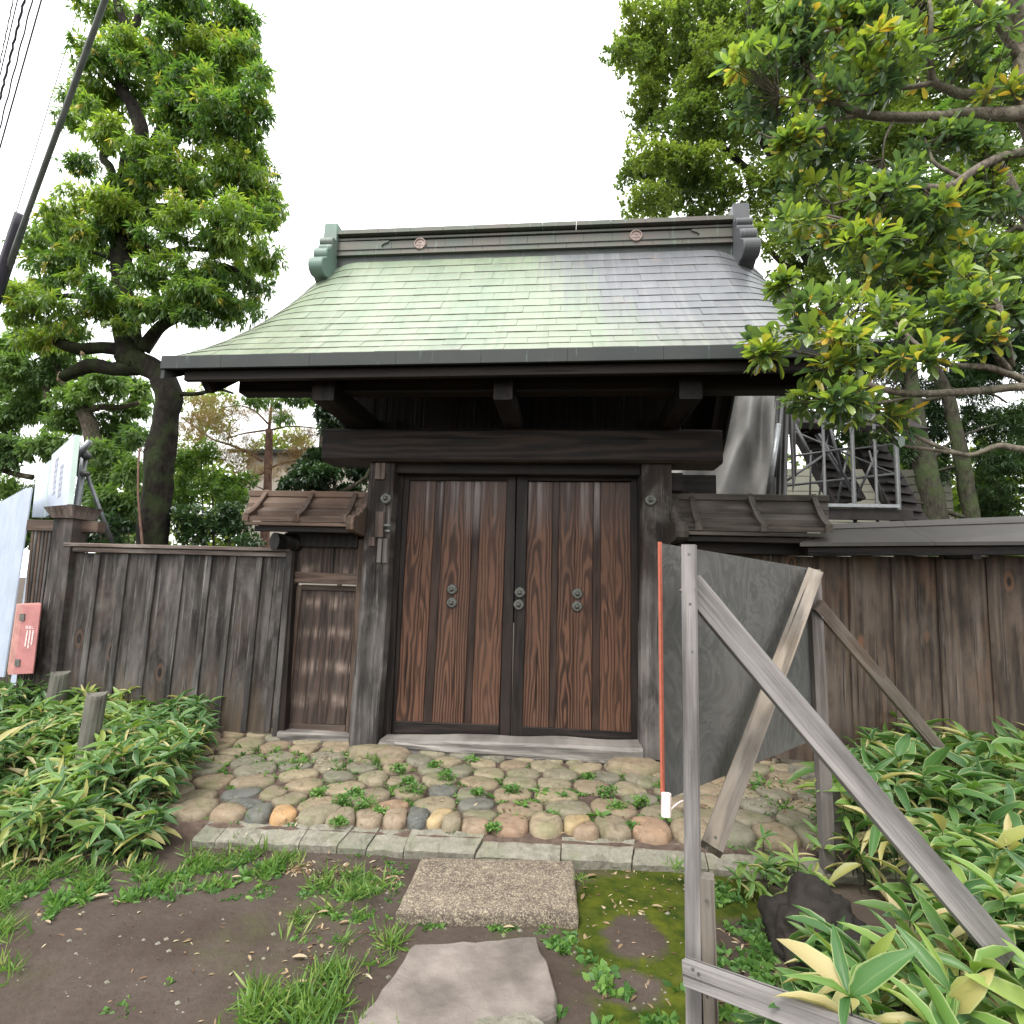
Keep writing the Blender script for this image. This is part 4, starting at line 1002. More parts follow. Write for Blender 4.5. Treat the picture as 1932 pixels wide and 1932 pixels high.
SR, prL = small_roof('side_door_roof', 'small reddish brown board roof over the side door left of the gate', 0, (-2.955, -2.472, -2.035), (-2.90, -2.42, -1.975), 2.425, 2.135, -3.12, -2.93, -1.90, M_roofw)
SR2, prR = small_roof('side_wall_roof', 'small dark grey brown board roof right of the gate post', 0, (1.16, 1.68, 2.235), (1.125, 1.655, 2.17), 2.45, 2.125, 2.36, 2.16, .95, M_roofR, sgn=1)
def scallop(x0, x1, prof, parent, mat, yr=5.1):
    """stepped scalloped end board against the post"""
    pts = []; N_ = 5
    for i in range(N_):
        t0, t1 = i/N_*1.10, (i+1)/N_*1.10; ya, za = prof(t0); yb2, zb2 = prof(t1)
        for k in range(5):
            f = k/4; pts.append((ya + (yb2-ya)*f, za + (zb2-za)*f + .05 + .022*math.sin(math.pi*f)))
    ya, za = prof(1.1); pts += [(ya - .012, za + .0), (ya, za - .05), (ya + .05, za - .07), (yr, za - .09), (yr, pts[0][1])]
    n = len(pts); m_ = MB(); m_.add([(x0, a_, b_) for a_, b_ in pts] + [(x1, a_, b_) for a_, b_ in pts], [tuple(range(n)), tuple(reversed(range(n, 2*n)))] + [(i, (i+1) % n, n+(i+1) % n, n+i) for i in range(n)])
    m_.build('scalloped_end_board', mat, parent)
scallop(-1.93, -1.86, prL, SR, M_roofw); scallop(.93, 1.03, prR, SR2, M_roofR)

# side door wall (door, rails, transom boards, sill)
SD = empty('side_door_wall', (-2.25, 5.08, .15), 'narrow plank side door with panelled transom between left fence and gate post', 'side door')
pboard('frame_post', (543, 1040), (556, 1040), (522, 1400), (535, 1400), 5.0, .12, M_frame, SD)
pboard('frame_post', (678, 1018), (690, 1018), (656, 1383), (664, 1383), 5.03, .08, M_sidef, SD)
pboard('transom_board', (562, 1012), (625, 1012), (557, 1082), (622, 1082), 5.07, .03, M_side, SD); pboard('transom_board', (631, 1012), (686, 1012), (628, 1082), (681, 1082), 5.07, .03, M_side, SD)
pboard('muntin', (625, 1012), (631, 1012), (622, 1082), (628, 1082), 5.05, .04, M_frame, SD); pboard('frame_post', (553, 1008), (562, 1008), (548, 1090), (557, 1090), 5.04, .08, M_frame, SD)
hbeam('transom_rail', (549, 1080), (682, 1081), 5.03, .105, .1, M_sidef, SD)
SDD = empty('plank_door', V(610, 1240, 5.08), parent=SD)
tops = [569, 594.5, 632, 673.5]; bots = [541.5, 574, 609, 651]
for i in range(3): pboard('door_board', (tops[i], 1112), (tops[i+1], 1113), (bots[i], 1365), (bots[i+1], 1368), 5.10, .02, M_side, SDD)
pboard('stile', (560, 1104), (569, 1104), (533, 1380), (541.5, 1380), 5.08, .045, M_sidef, SDD); pboard('stile', (673.5, 1104), (680, 1104), (651, 1382), (657, 1382), 5.08, .045, M_sidef, SDD)
hbeam('top_rail', (569, 1104), (673.5, 1105), 5.083, .05, .04, M_sidef, SDD)
a = V(541.5, 1366, 5.083); b = V(651, 1369, 5.083); board('bottom_rail', a + Vector((0, .02, -.035)), b + Vector((0, .02, -.035)), .07, .04, M_sidef, SDD, hint=(0, 0, 1))
board('door_sill', V(522, 1392, 4.96) + Vector((0, .1, 0)), V(657, 1401, 4.96) + Vector((0, .1, 0)), .12, .2, M_sill, SD, hint=(0, 0, 1), ch=.012, seg=10, wob=.01)
a = V(517, 1022, 4.9); m_ = MB(); m_.tube([(a.x + .03, 4.85, a.z), (a.x + .12, 5.0, a.z), (a.x + .14, 5.4, a.z)], [.085, .09, .09], 16); m_.box(a.x + .05, -1.95, 5.0, 5.12, a.z - .03, a.z + .1); m_.build('beam_end', M_dark, SD)

# left fence
FL = empty('board_fence', (-3.7, 5, .1), 'dark weathered board fence with narrow battens left of the gate', 'fence')
tx = [131, 190, 243, 298, 350, 401, 447, 497, 541]
def slp(x): return .128 - .00008*(x - 140)
for i in range(len(tx)-1):
    x0, x1 = tx[i], tx[i+1]; yb_ = 1381 if i >= 6 else 1372
    pboard('fence_board', (x0, 1043), (x1, 1043), (x0 - slp(x0)*330, yb_), (x1 - slp(x1)*330, yb_), 5.03 + .006*(i % 2), .022, M_fenceL, FL, gap=.004)
    pboard('fence_batten', (x1 - 12.5, 1046), (x1 - 1, 1046), (x1 - 12.5 - slp(x1)*330, yb_), (x1 - 1 - slp(x1)*330, yb_), 5.013, .016, M_fenceLb, FL)
pboard('fence_post', (541, 1040), (552.5, 1040), (512, 1392), (522, 1392), 4.985, .1, M_fenceLb, FL)
hbeam('top_cap', (120, 1021.5), (546, 1036), 4.95, .035, .2, M_cap, FL); FL.children[-1]
hbeam('top_rail', (128, 1030), (540, 1044), 4.985, .045, .1, M_cap, FL)
board('base_plank', V(398, 1392, 5.02), V(500, 1404, 5.02), .085, .05, M_cap, FL, hint=(0, 0, 1))
CP = empty('corner_post', (-5.0, 5, .1), 'thick dark corner post with grooved panel and brown cross beam behind the red box', 'post')
pboard('post_shaft', (100, 978), (137, 978), (52, 1345), (96, 1345), 4.95, .2, M_fenceL, CP, seg=6, wob=.006)
for i in range(6):
    xt_ = 60 + i*6.6; xb2 = 24 + i*4.8
    pboard('grooved_slat', (xt_, 998), (xt_ + 5.4, 998), (xb2, 1345), (xb2 + 4.0, 1345), 5.06 + .002*i, .03, M_fenceLb if i % 2 else M_sidef, CP)
pboard('panel_backing', (60, 998), (100, 998), (24, 1345), (53, 1345), 5.10, .02, M_dark, CP)
board('cross_beam', V(48, 990, 5.02) + Vector((0, .06, 0)), V(176, 993, 5.02) + Vector((0, .1, 0)), .11, .1, M_sidef, CP, hint=(0, 0, 1))
m_ = MB(); a, b = V(86, 976, 4.92), V(140, 976, 4.92); z1 = V(110, 952, 4.92).z
m_.add([(a.x+.05, 4.93, a.z), (b.x-.03, 4.93, a.z), (b.x-.03, 5.2, a.z), (a.x+.05, 5.2, a.z), (a.x, 4.88, z1-.03), (b.x, 4.88, z1), (b.x, 5.25, z1), (a.x, 5.25, z1-.03)], [(0,3,2,1),(4,5,6,7),(0,1,5,4),(1,2,6,5),(2,3,7,6),(3,0,4,7)])
m_.build('post_cap', M_cap, CP)

# red box on the corner post
RB = empty('red_box', V(50, 1205, 4.88), 'faded red narrow metal cabinet with white lettering on the corner post', 'cabinet')
tl, tr, bl, br = V(33, 1141, 4.84), V(78, 1139, 4.84), V(15, 1273, 4.84), V(63, 1271, 4.84)
m_ = MB(); dy = Vector((-.185, .16, 0)); m_.add([bl, br, tr, tl, bl+dy, br+dy, tr+dy, tl+dy], [(0,1,2,3),(7,6,5,4),(0,4,5,1),(1,5,6,2),(2,6,7,3),(3,7,4,0)])
m_.build('box_body', M_reds, RB)
def fquad(name, P4, Y, th, mat, parent):
    vs = [V(*p, Y) for p in P4] + [V(*p, Y) + Vector((0, th, 0)) for p in P4]; m_ = MB()
    m_.add(vs, [(0,1,2,3),(7,6,5,4),(0,4,5,1),(1,5,6,2),(2,6,7,3),(3,7,4,0)]); return m_.build(name, mat, parent)
DR = fquad('box_door', [(25, 1272), (61.5, 1270), (77, 1141), (44, 1143)], 4.832, .012, M_red, RB)
for (hx, hy) in ((41, 1164), (32, 1250)): fquad('hinge', [(hx-5, hy+7), (hx+4, hy+7), (hx+5, hy-6), (hx-4, hy-6)], 4.822, .014, M_iron, RB)
m_ = MB()
def glyph(cx, cy, s_, sd):
    rd = random.Random(sd)
    for k in range(3):
        yy_ = cy - s_/2 + s_*k/2; 
        if rd.random() < .85: P4 = [(cx-s_*.45, yy_+.35), (cx+s_*.45, yy_+.35), (cx+s_*.45, yy_-.35), (cx-s_*.45, yy_-.35)]; vs = [V(*p, 4.828) for p in P4]; m_.add(vs, [(0,1,2,3)])
    for k in range(2):
        xx_ = cx - s_*.3 + s_*.6*k
        if rd.random() < .8: P4 = [(xx_-.35, cy+s_/2), (xx_+.35, cy+s_/2), (xx_+.35, cy-s_/2), (xx_-.35, cy-s_/2)]; vs = [V(*p, 4.8275) for p in P4]; m_.add(vs, [(0,1,2,3)])
for k in range(3): glyph(50.5 + k*5.5, 1183.5, 4.2, k)
for (cx, n, x2) in ((62.5, 8, -4), (57, 10, -5), (51.5, 9, -5)):
    for k in range(n): glyph(cx + x2*k/n, 1190.5 + k*3.5, 2.6, k*7 + int(cx))
m_.build('lettering', M_whitet, RB)

# wooden stumps in the bamboo
def stump(px, py, Y, zb, r, label):
    t = V(px, py, Y); m_ = MB(); n = 14; zs = [zb, zb + (t.z-zb)*.5, t.z - .02, t.z]
    for j, z in enumerate(zs):
        for k in range(n):
            a_ = 2*math.pi*k/n; rr = r*(1 + .06*noise.noise(Vector((math.cos(a_)*2, math.sin(a_)*2, px)))) * (.95 if j == 3 else 1); m_.v.append((rr*math.cos(a_), rr*math.sin(a_), z - zb + (.012*math.sin(a_*2) if j > 1 else 0)))
    for j in range(3):
        for k in range(n): m_.f.append((j*n+k, j*n+(k+1) % n, (j+1)*n+(k+1) % n, (j+1)*n+k))
    m_.f.append(tuple(3*n+k for k in range(n)))
    o = m_.build('wooden_stake', M_stump); _place(o, Matrix.Translation((t.x, t.y, zb)) @ Matrix.Rotation(.05, 4, 'Y'), None); tag(o, label, 'stake', 'round wooden stakes in the left bamboo')
stump(175, 1308, 3.95, 0, .068, 'taller grey wooden stake standing in front in the left bamboo'); stump(109, 1268, 4.85, 0, .075, 'shorter pale green wooden stake close to the fence corner')

# right fence
FR = empty('board_fence', (3.5, 5, .1), 'brown knotty board fence under a metal coping right of the gate', 'fence')
rx = [1455, 1535, 1607, 1688, 1773, 1866, 1962, 2062, 2166, 2275, 2390, 2510]
for i in range(len(rx)-1):
    def sr(x): return -(.02 + .000115*(x - 1500))
    x0, x1 = rx[i], rx[i+1]
    pboard('fence_board', (x0, 1049), (x1, 1049), (x0 - sr(x0)*380, 1432), (x1 - sr(x1)*380, 1436), 5.06 + .006*(i % 2), .022, M_fenceR, FR, gap=.005)
    pboard('fence_batten', (x1 - 7, 1051), (x1 + 3, 1051), (x1 - 7 - sr(x1)*380, 1432), (x1 + 3 - sr(x1)*380, 1434), 5.045, .014, M_fenceR, FR)
pboard('wall_board', (1262, 1022), (1360, 1022), (1262, 1440), (1360, 1440), 5.09, .022, M_fenceR, FR); pboard('wall_board', (1361, 1022), (1454, 1022), (1361, 1440), (1457, 1440), 5.09, .022, M_fenceR, FR)
RC = empty('fence_coping', (3.5, 5, 2.2), 'long dark brown metal coping along the top of the right fence', 'coping')
M_coping = m_simple('brown_metal_coping', (.050, .043, .038), .5, .4, .2, .2, 3)
ee = V(1509, 1024, 4.66); e2 = V(1932, 1021, 4.66); r1 = V(1562, 999, 5.0); r2 = V(1932, 987, 5.0); c1 = V(1562, 988.5, 5.06); c2 = V(1932, 973.5, 5.06)
def ext(a, b, X): f = (X-a.x)/(b.x-a.x); return a + (b-a)*f
for (X0, X1) in ((None, 2.95), (2.953, 4.8), (4.803, 7.2)):
    A, B = (ee if X0 is None else ext(ee, e2, X0)), ext(ee, e2, X1); Cc, Dd = (r1 if X0 is None else ext(r1, r2, X0)), ext(r1, r2, X1)
    dn = Vector((0, 0, -.03)); m_ = MB(); m_.add([A, B, Dd, Cc, A+dn, B+dn, Dd+dn, Cc+dn], [(0,1,2,3),(7,6,5,4),(0,4,5,1),(1,5,6,2),(2,6,7,3),(3,7,4,0)]); m_.build('coping_sheet', M_coping, RC)
    E1, F1 = (c1 if X0 is None else ext(c1, c2, X0)), ext(c1, c2, X1); up_ = Vector((0, -.004, .006)); bk = Vector((0, .25, 0))
    m_ = MB(); m_.add([Cc+up_, Dd+up_, F1, E1, Cc+bk, Dd+bk, F1+Vector((0,.15,0)), E1+Vector((0,.15,0))], [(0,1,2,3),(7,6,5,4),(0,4,5,1),(1,5,6,2),(2,6,7,3),(3,7,4,0)]); m_.build('coping_cap', M_coping, RC)
a, b = ext(ee, e2, 2.0), ext(ee, e2, 7.2); board('coping_beam', a + Vector((0, .08, -.07)), b + Vector((0, .08, -.07)), .07, .06, M_dark, RC, hint=(0, 0, 1))
board('coping_beam', a + Vector((0, .36, -.02)), b + Vector((0, .36, -.02)), .10, .10, M_dark, RC, hint=(0, 0, 1))
for k in range(5): board('coping_bracket', (2.15 + k*1.15, 4.72, 1.965), (2.15 + k*1.15, 5.12, 1.985), .06, .05, M_dark, RC)
board('under_beam', (1.0, 4.98, 2.02), (2.25, 4.98, 2.02), .13, .14, M_dark, FR, hint=(0, 0, 1))

# ================================================================== PLYWOOD BARRIER
BA = empty('plywood_barrier', (.95, 2.9, .0), 'grey plywood screen on timber posts with crossed braces, standing before the right fence', 'barrier')
NE, FA = Vector((.405, 2.33, 0)), Vector((1.50, 3.56, 0)); dr = (FA - NE).normalized(); nr = Vector((dr.y, -dr.x, 0))
s = NT('plywood'); p = s.obj(); n1 = s.noise(p, 2.6, 4, .6, 1.5); n2 = s.noise(p, 30, 5, .6); n3 = s.noise(p, 7, 3)
col = s.mix(s.ramp(s.math('FRACT', s.math('MULTIPLY', n1, 7.0)), [(0, 0), (.5, 1), (1, 0)]), (.050, .049, .046), (.098, .096, .090))
col = s.mix(s.ramp(n3, [(.35, 0), (.7, .7)]), col, (.070, .070, .069)); col = s.mix(s.ramp(s.noise(p, 1.1, 3), [(.5, 0), (.75, .5)]), col, (.15, .135, .12))
col = s.mix(s.ramp(n2, [(.68, 0), (.74, .6)]), col, (.22, .22, .22)); M_ply = s.fin(col, .7, .25, s.bump(n2, .002, .4))
m_ = MB(); ps = [NE, FA]; th = nr*.012; zl = ((.80, 1.815), (.765, 1.785)); vs = []
for off in (Vector((0,0,0)), th*-1):
    vs += [NE + off + Vector((0,0,zl[0][0])), FA + off + Vector((0,0,zl[1][0])), FA + off + Vector((0,0,zl[1][1])), NE + off + Vector((0,0,zl[0][1]))]
m_.add(vs, [(0,1,2,3),(7,6,5,4),(0,4,5,1),(1,5,6,2),(2,6,7,3),(3,7,4,0)]); m_.build('plywood_sheet', M_ply, BA, False, Matrix.Translation((.95, 2.9, 1.3)))
hd = dr
q0 = V(1302.5, 1027, 2.24); xq = q0.x
lean = V(1311, 1932, 2.24).x - q0.x
board('near_post', (xq + lean + .006, 2.27, -.12), (xq, 2.27, q0.z), .055, .055, M_lumg, BA, hint=(1, -.35, 0), ch=.002, seg=4, wob=.002)
board('near_post_foot', V(1333, 1652, 2.26) + Vector((.0, 0, 0)), V(1333, 1652, 2.26) + Vector((.015, 0, -1.15)), .052, .055, M_lumb, BA, hint=(1, -.2, 0), ch=.002)
q1 = V(1536, 1074, 3.52); board('far_post', (V(1560, 1640, 3.60).x - .01, 3.56, -.05), (q1.x, 3.54, q1.z), .075, .05, M_lumd, BA, hint=(1, .2, 0), ch=.002)
q1 = V(1566, 1480, 3.62); board('far_post_foot', (q1.x + .015, 3.64, -.05), (q1.x, 3.62, q1.z), .085, .05, M_lumd, BA, hint=(1, .2, 0), ch=.002)
board('long_brace', V(1300, 1100, 2.335) , V(1895, 1803, 2.34), .10, .045, M_lumg, BA, hint=(1, .1, .8), ch=.002, seg=6, wob=.004)
board('short_brace', V(1341, 1602, 2.42), V(1537, 1082, 3.44), .085, .065, M_lumb, BA, hint=(1, .3, .35), ch=.002, seg=4, wob=.002)
board('rear_brace', V(1541, 1140, 3.50), V(1795, 1440, 4.15), .072, .05, M_rust, BA, hint=(1, 0, .85), ch=.002, seg=4, wob=.003)
board('bottom_rail', V(1294, 1832, 2.17), V(1295, 1832, 2.17) + (V(1665, 1968, 1.80) - V(1295, 1832, 2.17)), .075, .045, M_lumg, BA, hint=(0, .2, 1), ch=.002, seg=4, wob=.002)
def nail(px, py, Y, par, r=.006):
    c = V(px, py, Y); m2 = MB(); m2.tube([c, c + Vector((0, -.004, 0))], r, 8); m2.build('nail_head', M_iron, par)
for px, py, Y in ((1312, 1112, 2.215), (1302, 1140, 2.205), (1300, 1046, 2.21), (1304, 1420, 2.22), (1306, 1230, 2.215), (1307, 1828, 2.10), (1318, 1838, 2.09), (1333, 1600, 2.36), (1350, 1580, 2.38), (1520, 1120, 3.33), (1533, 1100, 3.36), (1552, 1165, 3.45), (1334, 1700, 2.225), (1334, 1880, 2.22)): nail(px, py, Y, BA)
e0 = NE - dr*.006
board('orange_edge_strip', e0 + Vector((0, 0, .83)), e0 + Vector((-.004, 0, 1.82)), .010, .018, M_orange, BA, hint=tuple(nr), ch=.001)
board('plastic_end_cap', V(1256.5, 1540, 2.3), V(1257, 1497, 2.3), .036, .03, M_plas, BA, ch=.007)
m_ = MB(); a = V(1262, 1530, 2.3); m_.tube(smooth_path([a, a + Vector((.05, .02, .03)), a + Vector((.09, .05, .02))], 4), .004, 6); m_.build('loose_cord', M_plas, BA, True)

# ================================================================== BEHIND THE FENCES
def panel3(name, P, th, mat, parent=None):
    """P: four world corners (bl, br, tr, tl); thickness away from the camera"""
    P = [Vector(p) for p in P]; n = (P[1]-P[0]).cross(P[3]-P[0]).normalized(); n = n if n.y > 0 else -n; m_ = MB()
    vs = P + [p + n*th for p in P]; m_.add(vs, [(0,1,2,3),(7,6,5,4),(0,4,5,1),(1,5,6,2),(2,6,7,3),(3,7,4,0)]); return m_.build(name, mat, parent)
# corrugated hoarding along the street and the raised white sign panels
def corrugated(name, A, B, zb, zt, mat, parent, n=14, dep=.018):
    A = Vector(A); B = Vector(B); d = (B-A); nrm = Vector((d.y, -d.x, 0)).normalized(); nrm = nrm if nrm.y < 0 else -nrm; vs = []; fs = []
    for i in range(n*2 + 1):
        f = i/(n*2); p = A + d*f + nrm*(dep if i % 2 else 0)
        vs += [(p.x, p.y, zb), (p.x, p.y, zt)]
    k = len(vs); vs += [(v[0] - nrm.x*.012, v[1] - nrm.y*.012, v[2]) for v in vs]
    for i in range(n*2): fs += [(i*2, i*2+2, i*2+3, i*2+1), (k+i*2, k+i*2+1, k+i*2+3, k+i*2+2), (i*2+1, i*2+3, k+i*2+3, k+i*2+1)]
    fs += [(0, 1, k+1, k), (n*4, k+n*4, k+n*4+1, n*4+1)]
    m_ = MB(); m_.add(vs, fs); return m_.build(name, mat, parent)
HO = empty('hoarding', (-6.5, 5.9, 0), 'pale blue white corrugated site hoarding at the left edge of the photo', 'hoarding')
sd_ = Vector((-1, .72, 0)).normalized()
p0 = Vector((-6.02, 5.56, 0))
for k in range(5):
    a_, b_ = p0 + sd_*(k*.9), p0 + sd_*(k*.9 + .885)
    corrugated('corrugated_panel', a_, b_, .48, 2.56, M_white, HO, 7, .05)
corrugated('corrugated_panel', p0 - sd_*.30 + Vector((0, .1, 0)), p0 - sd_*.01 + Vector((0, .1, 0)), .42, 1.98, M_white, HO, 3)
tubeh = MB(); tubeh.tube([p0 - sd_*.1 + Vector((0, .2, 2.15)), p0 + sd_*4 + Vector((0, .2, 2.15))], .024, 8); tubeh.build('hoarding_rail', M_steel, HO, True)
SG = empty('sign_panel', (-5.5, 5.4, 2.3), 'tall white sign panel with grey marks seen edge on above the corner post', 'sign')
A_ = V(141, 820, 5.2); A2 = V(128, 951, 5.2); B_ = V(98, 858, 5.88); B2 = V(85, 976, 5.88)
panel3('sign_board', [B2, A2, A_, B_], .03, M_white, SG); 
def along(f, g, off=.004):
    lo = B2.lerp(A2, f); hi = B_.lerp(A_, f); n = (A2-B2).cross(B_-B2).normalized(); n = n if n.y < 0 else -n; return lo.lerp(hi, g) + n*off
m_ = MB(); rd = random.Random(3)
for col_, n_, g1 in ((.30, 7, .80), (.58, 6, .62)):
    m_ = MB()
    for k in range(n_):
        g = g1 - k*.085
        for q in range(3):
            gg = g + q*.022; m_.add([along(col_-.07, gg), along(col_+.07, gg), along(col_+.07, gg+.009), along(col_-.07, gg+.009)], [(0,1,2,3)])
        for q in (-.04, .04):
            if rd.random() < .8: m_.add([along(col_+q-.012, g-.005, .005), along(col_+q+.012, g-.005, .005), along(col_+q+.012, g+.06, .005), along(col_+q-.012, g+.06, .005)], [(0,1,2,3)])
    m_.build('sign_marks', M_ink, SG)
panel3('sign_edge', [A2 + Vector((.003,-.004,0)), A2 + Vector((.035, .03, 0)), A_ + Vector((.035, .03, 0)), A_ + Vector((.003,-.004,0))], .01, M_whitee, SG)
SG2 = empty('sign_panel', (-6.4, 6.1, 2.3), 'second white panel half hidden behind the marked sign panel', 'sign')
A_, A2, B_, B2 = V(95, 868, 6.05), V(83, 976, 6.05), V(69, 888, 6.5), V(60, 976, 6.5); panel3('sign_board', [B2, A2, A_, B_], .03, M_white, SG2)
panel3('sign_edge', [A2 + Vector((.003,-.004,0)), A2 + Vector((.035, .03, 0)), A_ + Vector((.035, .03, 0)), A_ + Vector((.003,-.004,0))], .01, M_whitee, SG2)
PF = empty('pipe_frame', (-5.4, 5.8, 0), 'galvanised pipe frame with clamp propping the white sign panels', 'pipe frame')
def tube_part(name, pts, r, mat, parent, n=10, sm=True): m_ = MB(); m_.tube(pts, r, n); return m_.build(name, mat, parent, sm)
q = V(161, 850, 5.7); tube_part('pipe', [(q.x - .04, 5.7, .1), q], .036, M_steel, PF)
tube_part('pipe', VP([(140, 866), (170, 832)], 5.6), .034, M_steel, PF)
tube_part('pipe', [V(163, 893, 5.75), V(212, 1025, 5.95)], .022, M_steel, PF)
tube_part('pipe', [V(130, 1050, 5.6), V(134, 995, 5.6)], .024, M_steel, PF)
tube_part('pipe_clamp', [V(160, 897, 5.69), V(160, 890, 5.69)], .046, M_iron, PF)
tube_part('pipe_clamp', [V(158, 862, 5.66), V(166, 856, 5.66)], .05, M_steeld, PF)

# beige house far left behind the pine
HS = empty('beige_house', (-4.6, 13, 0), 'beige plastered house wall glimpsed between pine and dark evergreen', 'house')
a_, b_ = V(470, 846, 13), V(760, 820, 13); a_.z = b_.z = V(560, 852, 13).z
panel3('wall', [(a_.x, 13, 0), (b_.x, 13, 0), (b_.x, 13, b_.z), (a_.x, 13, a_.z)], 3.0, M_plaster, HS)
board('roof', (a_.x - .4, 13.2, a_.z + .06), (b_.x + .3, 13.2, a_.z + .06), .8, .10, M_cridged, HS, hint=(0, 1, .25)); board('gutter', (a_.x - .4, 12.75, a_.z - .02), (a_.x + .25, 12.75, a_.z - .02), .05, .06, M_steel, HS, hint=(0, 0, 1))
# house with pale siding, stair and scaffold at the right
HR = empty('pale_sided_house', (4.5, 11.5, 0), 'pale sided house front behind the scaffold right of the gate', 'house')
for k in range(26):
    z = .2 + k*.155; board('siding_board', (3.9, 11.4, z), (7.6, 11.4, z), .143, .03, M_wallp, HR, hint=(0, 0, 1))
    board('siding_joint', (3.9, 11.42, z + .077), (7.6, 11.42, z + .077), .012, .03, M_batt, HR, hint=(0, 0, 1))
SCF = empty('scaffold', (4.2, 8.8, 0), 'galvanised tube scaffold with dark stair flights behind the right fence', 'scaffold')
Ys = 8.6
def tb(p, q, r=.022, Y=Ys, Y2=None, mat=M_steeld): tube_part('scaffold_tube', [V(p[0], p[1], Y), V(q[0], q[1], Y2 or Y)], r, mat, SCF, 7)
for args in (((1473,864),(1612,844)), ((1476,917),(1690,894)), ((1473,864),(1684,838)), ((1476,912),(1556,858)), ((1491,811),(1690,896)), ((1539,820),(1612,938)), ((1545,818),(1618,938)), ((1560,780),(1590,900)), ((1480,870),(1470,935)), ((1565,800),(1545,940)), ((1500,800),(1540,880)), ((1530,850),(1528,940)), ((1620,930),(1655,850)), ((1640,850),(1665,945)), ((1580,950),(1600,850)), ((1515,760),(1530,800)), ((1527,755),(1534,790)), ((1690,780),(1690,860))):
    tb(*args, r=random.choice([.014, .018, .022]), Y=Ys + random.uniform(-.1, .5))
for x, r in ((1606, .03), (1688, .034), (1552, .022), (1648, .022)):
    q = V(x, 780, Ys - .1); tube_part('scaffold_tube', [(V(x, 980, Ys - .1).x, Ys - .1, 0), q], r, M_steeld, SCF, 8)
a_, b_ = V(1548, 966, 8.3), V(1694, 956, 8.3); a_.z = b_.z; board('deck', a_ + Vector((0, .4, 0)), b_ + Vector((0, .4, 0)), .05, .9, M_steel, SCF, hint=(0, 0, 1)); board('deck_beam', a_ + Vector((.02, .02, -.12)), b_ + Vector((.2, .02, -.12)), .16, .05, M_blackw, SCF, hint=(0, 0, 1))
for (x0, y0, x1, y1, w_) in ((1520, 800, 1600, 948, .75), (1640, 845, 1720, 990, .7)):
    a_, b_ = V(x0, y0, 9.6), V(x1, y1, 9.3); board('stair_flight', a_, b_, w_, .12, M_blackw, SCF, hint=(1, .5, .2))
    for k in range(9): c = a_.lerp(b_, (k+.5)/9); board('stair_tread', c + Vector((-.25, -.2, 0)), c + Vector((.25, .1, 0)), .22, .03, M_blackw, SCF, hint=(0, 1, 0))
board('canopy_board', V(1490, 790, 9.2), V(1720, 800, 9.2), .9, .1, M_blackw, SCF, hint=(0, 1, .6))
tb((1450, 937), (1469, 800), .035, 7.2, mat=M_steel); tb((1462, 900), (1476, 760), .02, 7.2)
TP = empty('mesh_tarp', (2.6, 7.4, 1), 'grey translucent mesh tarp hanging beside the scaffold right of the gate roof', 'tarp')
def tarp(name, L, R, n, m, Y, mat, amp, fr):
    """L, R: pixel columns (top, bottom) on left and right"""
    m_ = MB()
    for j in range(m+1):
        f = j/m
        for i in range(n+1):
            g = i/n; px = (L[0]+(L[2]-L[0])*f)*(1-g) + (R[0]+(R[2]-R[0])*f)*g; py = (L[1]+(L[3]-L[1])*f)*(1-g) + (R[1]+(R[3]-R[1])*f)*g
            yy = Y + amp*(math.sin(g*fr + 2.2*f + 1.5*noise.noise(Vector((g*3, f*2, fr)))) + .7*noise.noise(Vector((g*7, f*3 - g*2, 5)))); m_.v.append(tuple(V(px, py, yy)))
    for j in range(m):
        for i in range(n): m_.f.append((j*(n+1)+i, j*(n+1)+i+1, (j+1)*(n+1)+i+1, (j+1)*(n+1)+i))
    o = m_.build(name, mat, TP, True); md = o.modifiers.new('solid', 'SOLIDIFY'); md.thickness = .004; return o
tarp('tarp_sheet', (1338, 738, 1190, 990), (1466, 738, 1462, 1010), 90, 44, 7.6, M_tarp, .17, 17)
tarp('tarp_sheet', (1462, 738, 1455, 1010), (1490, 738, 1482, 1010), 24, 24, 7.4, M_tarp2, .05, 20)
tarp('tarp_sheet', (1484, 738, 1496, 930), (1500, 770, 1503, 890), 10, 20, 7.5, M_tarp2, .04, 9)

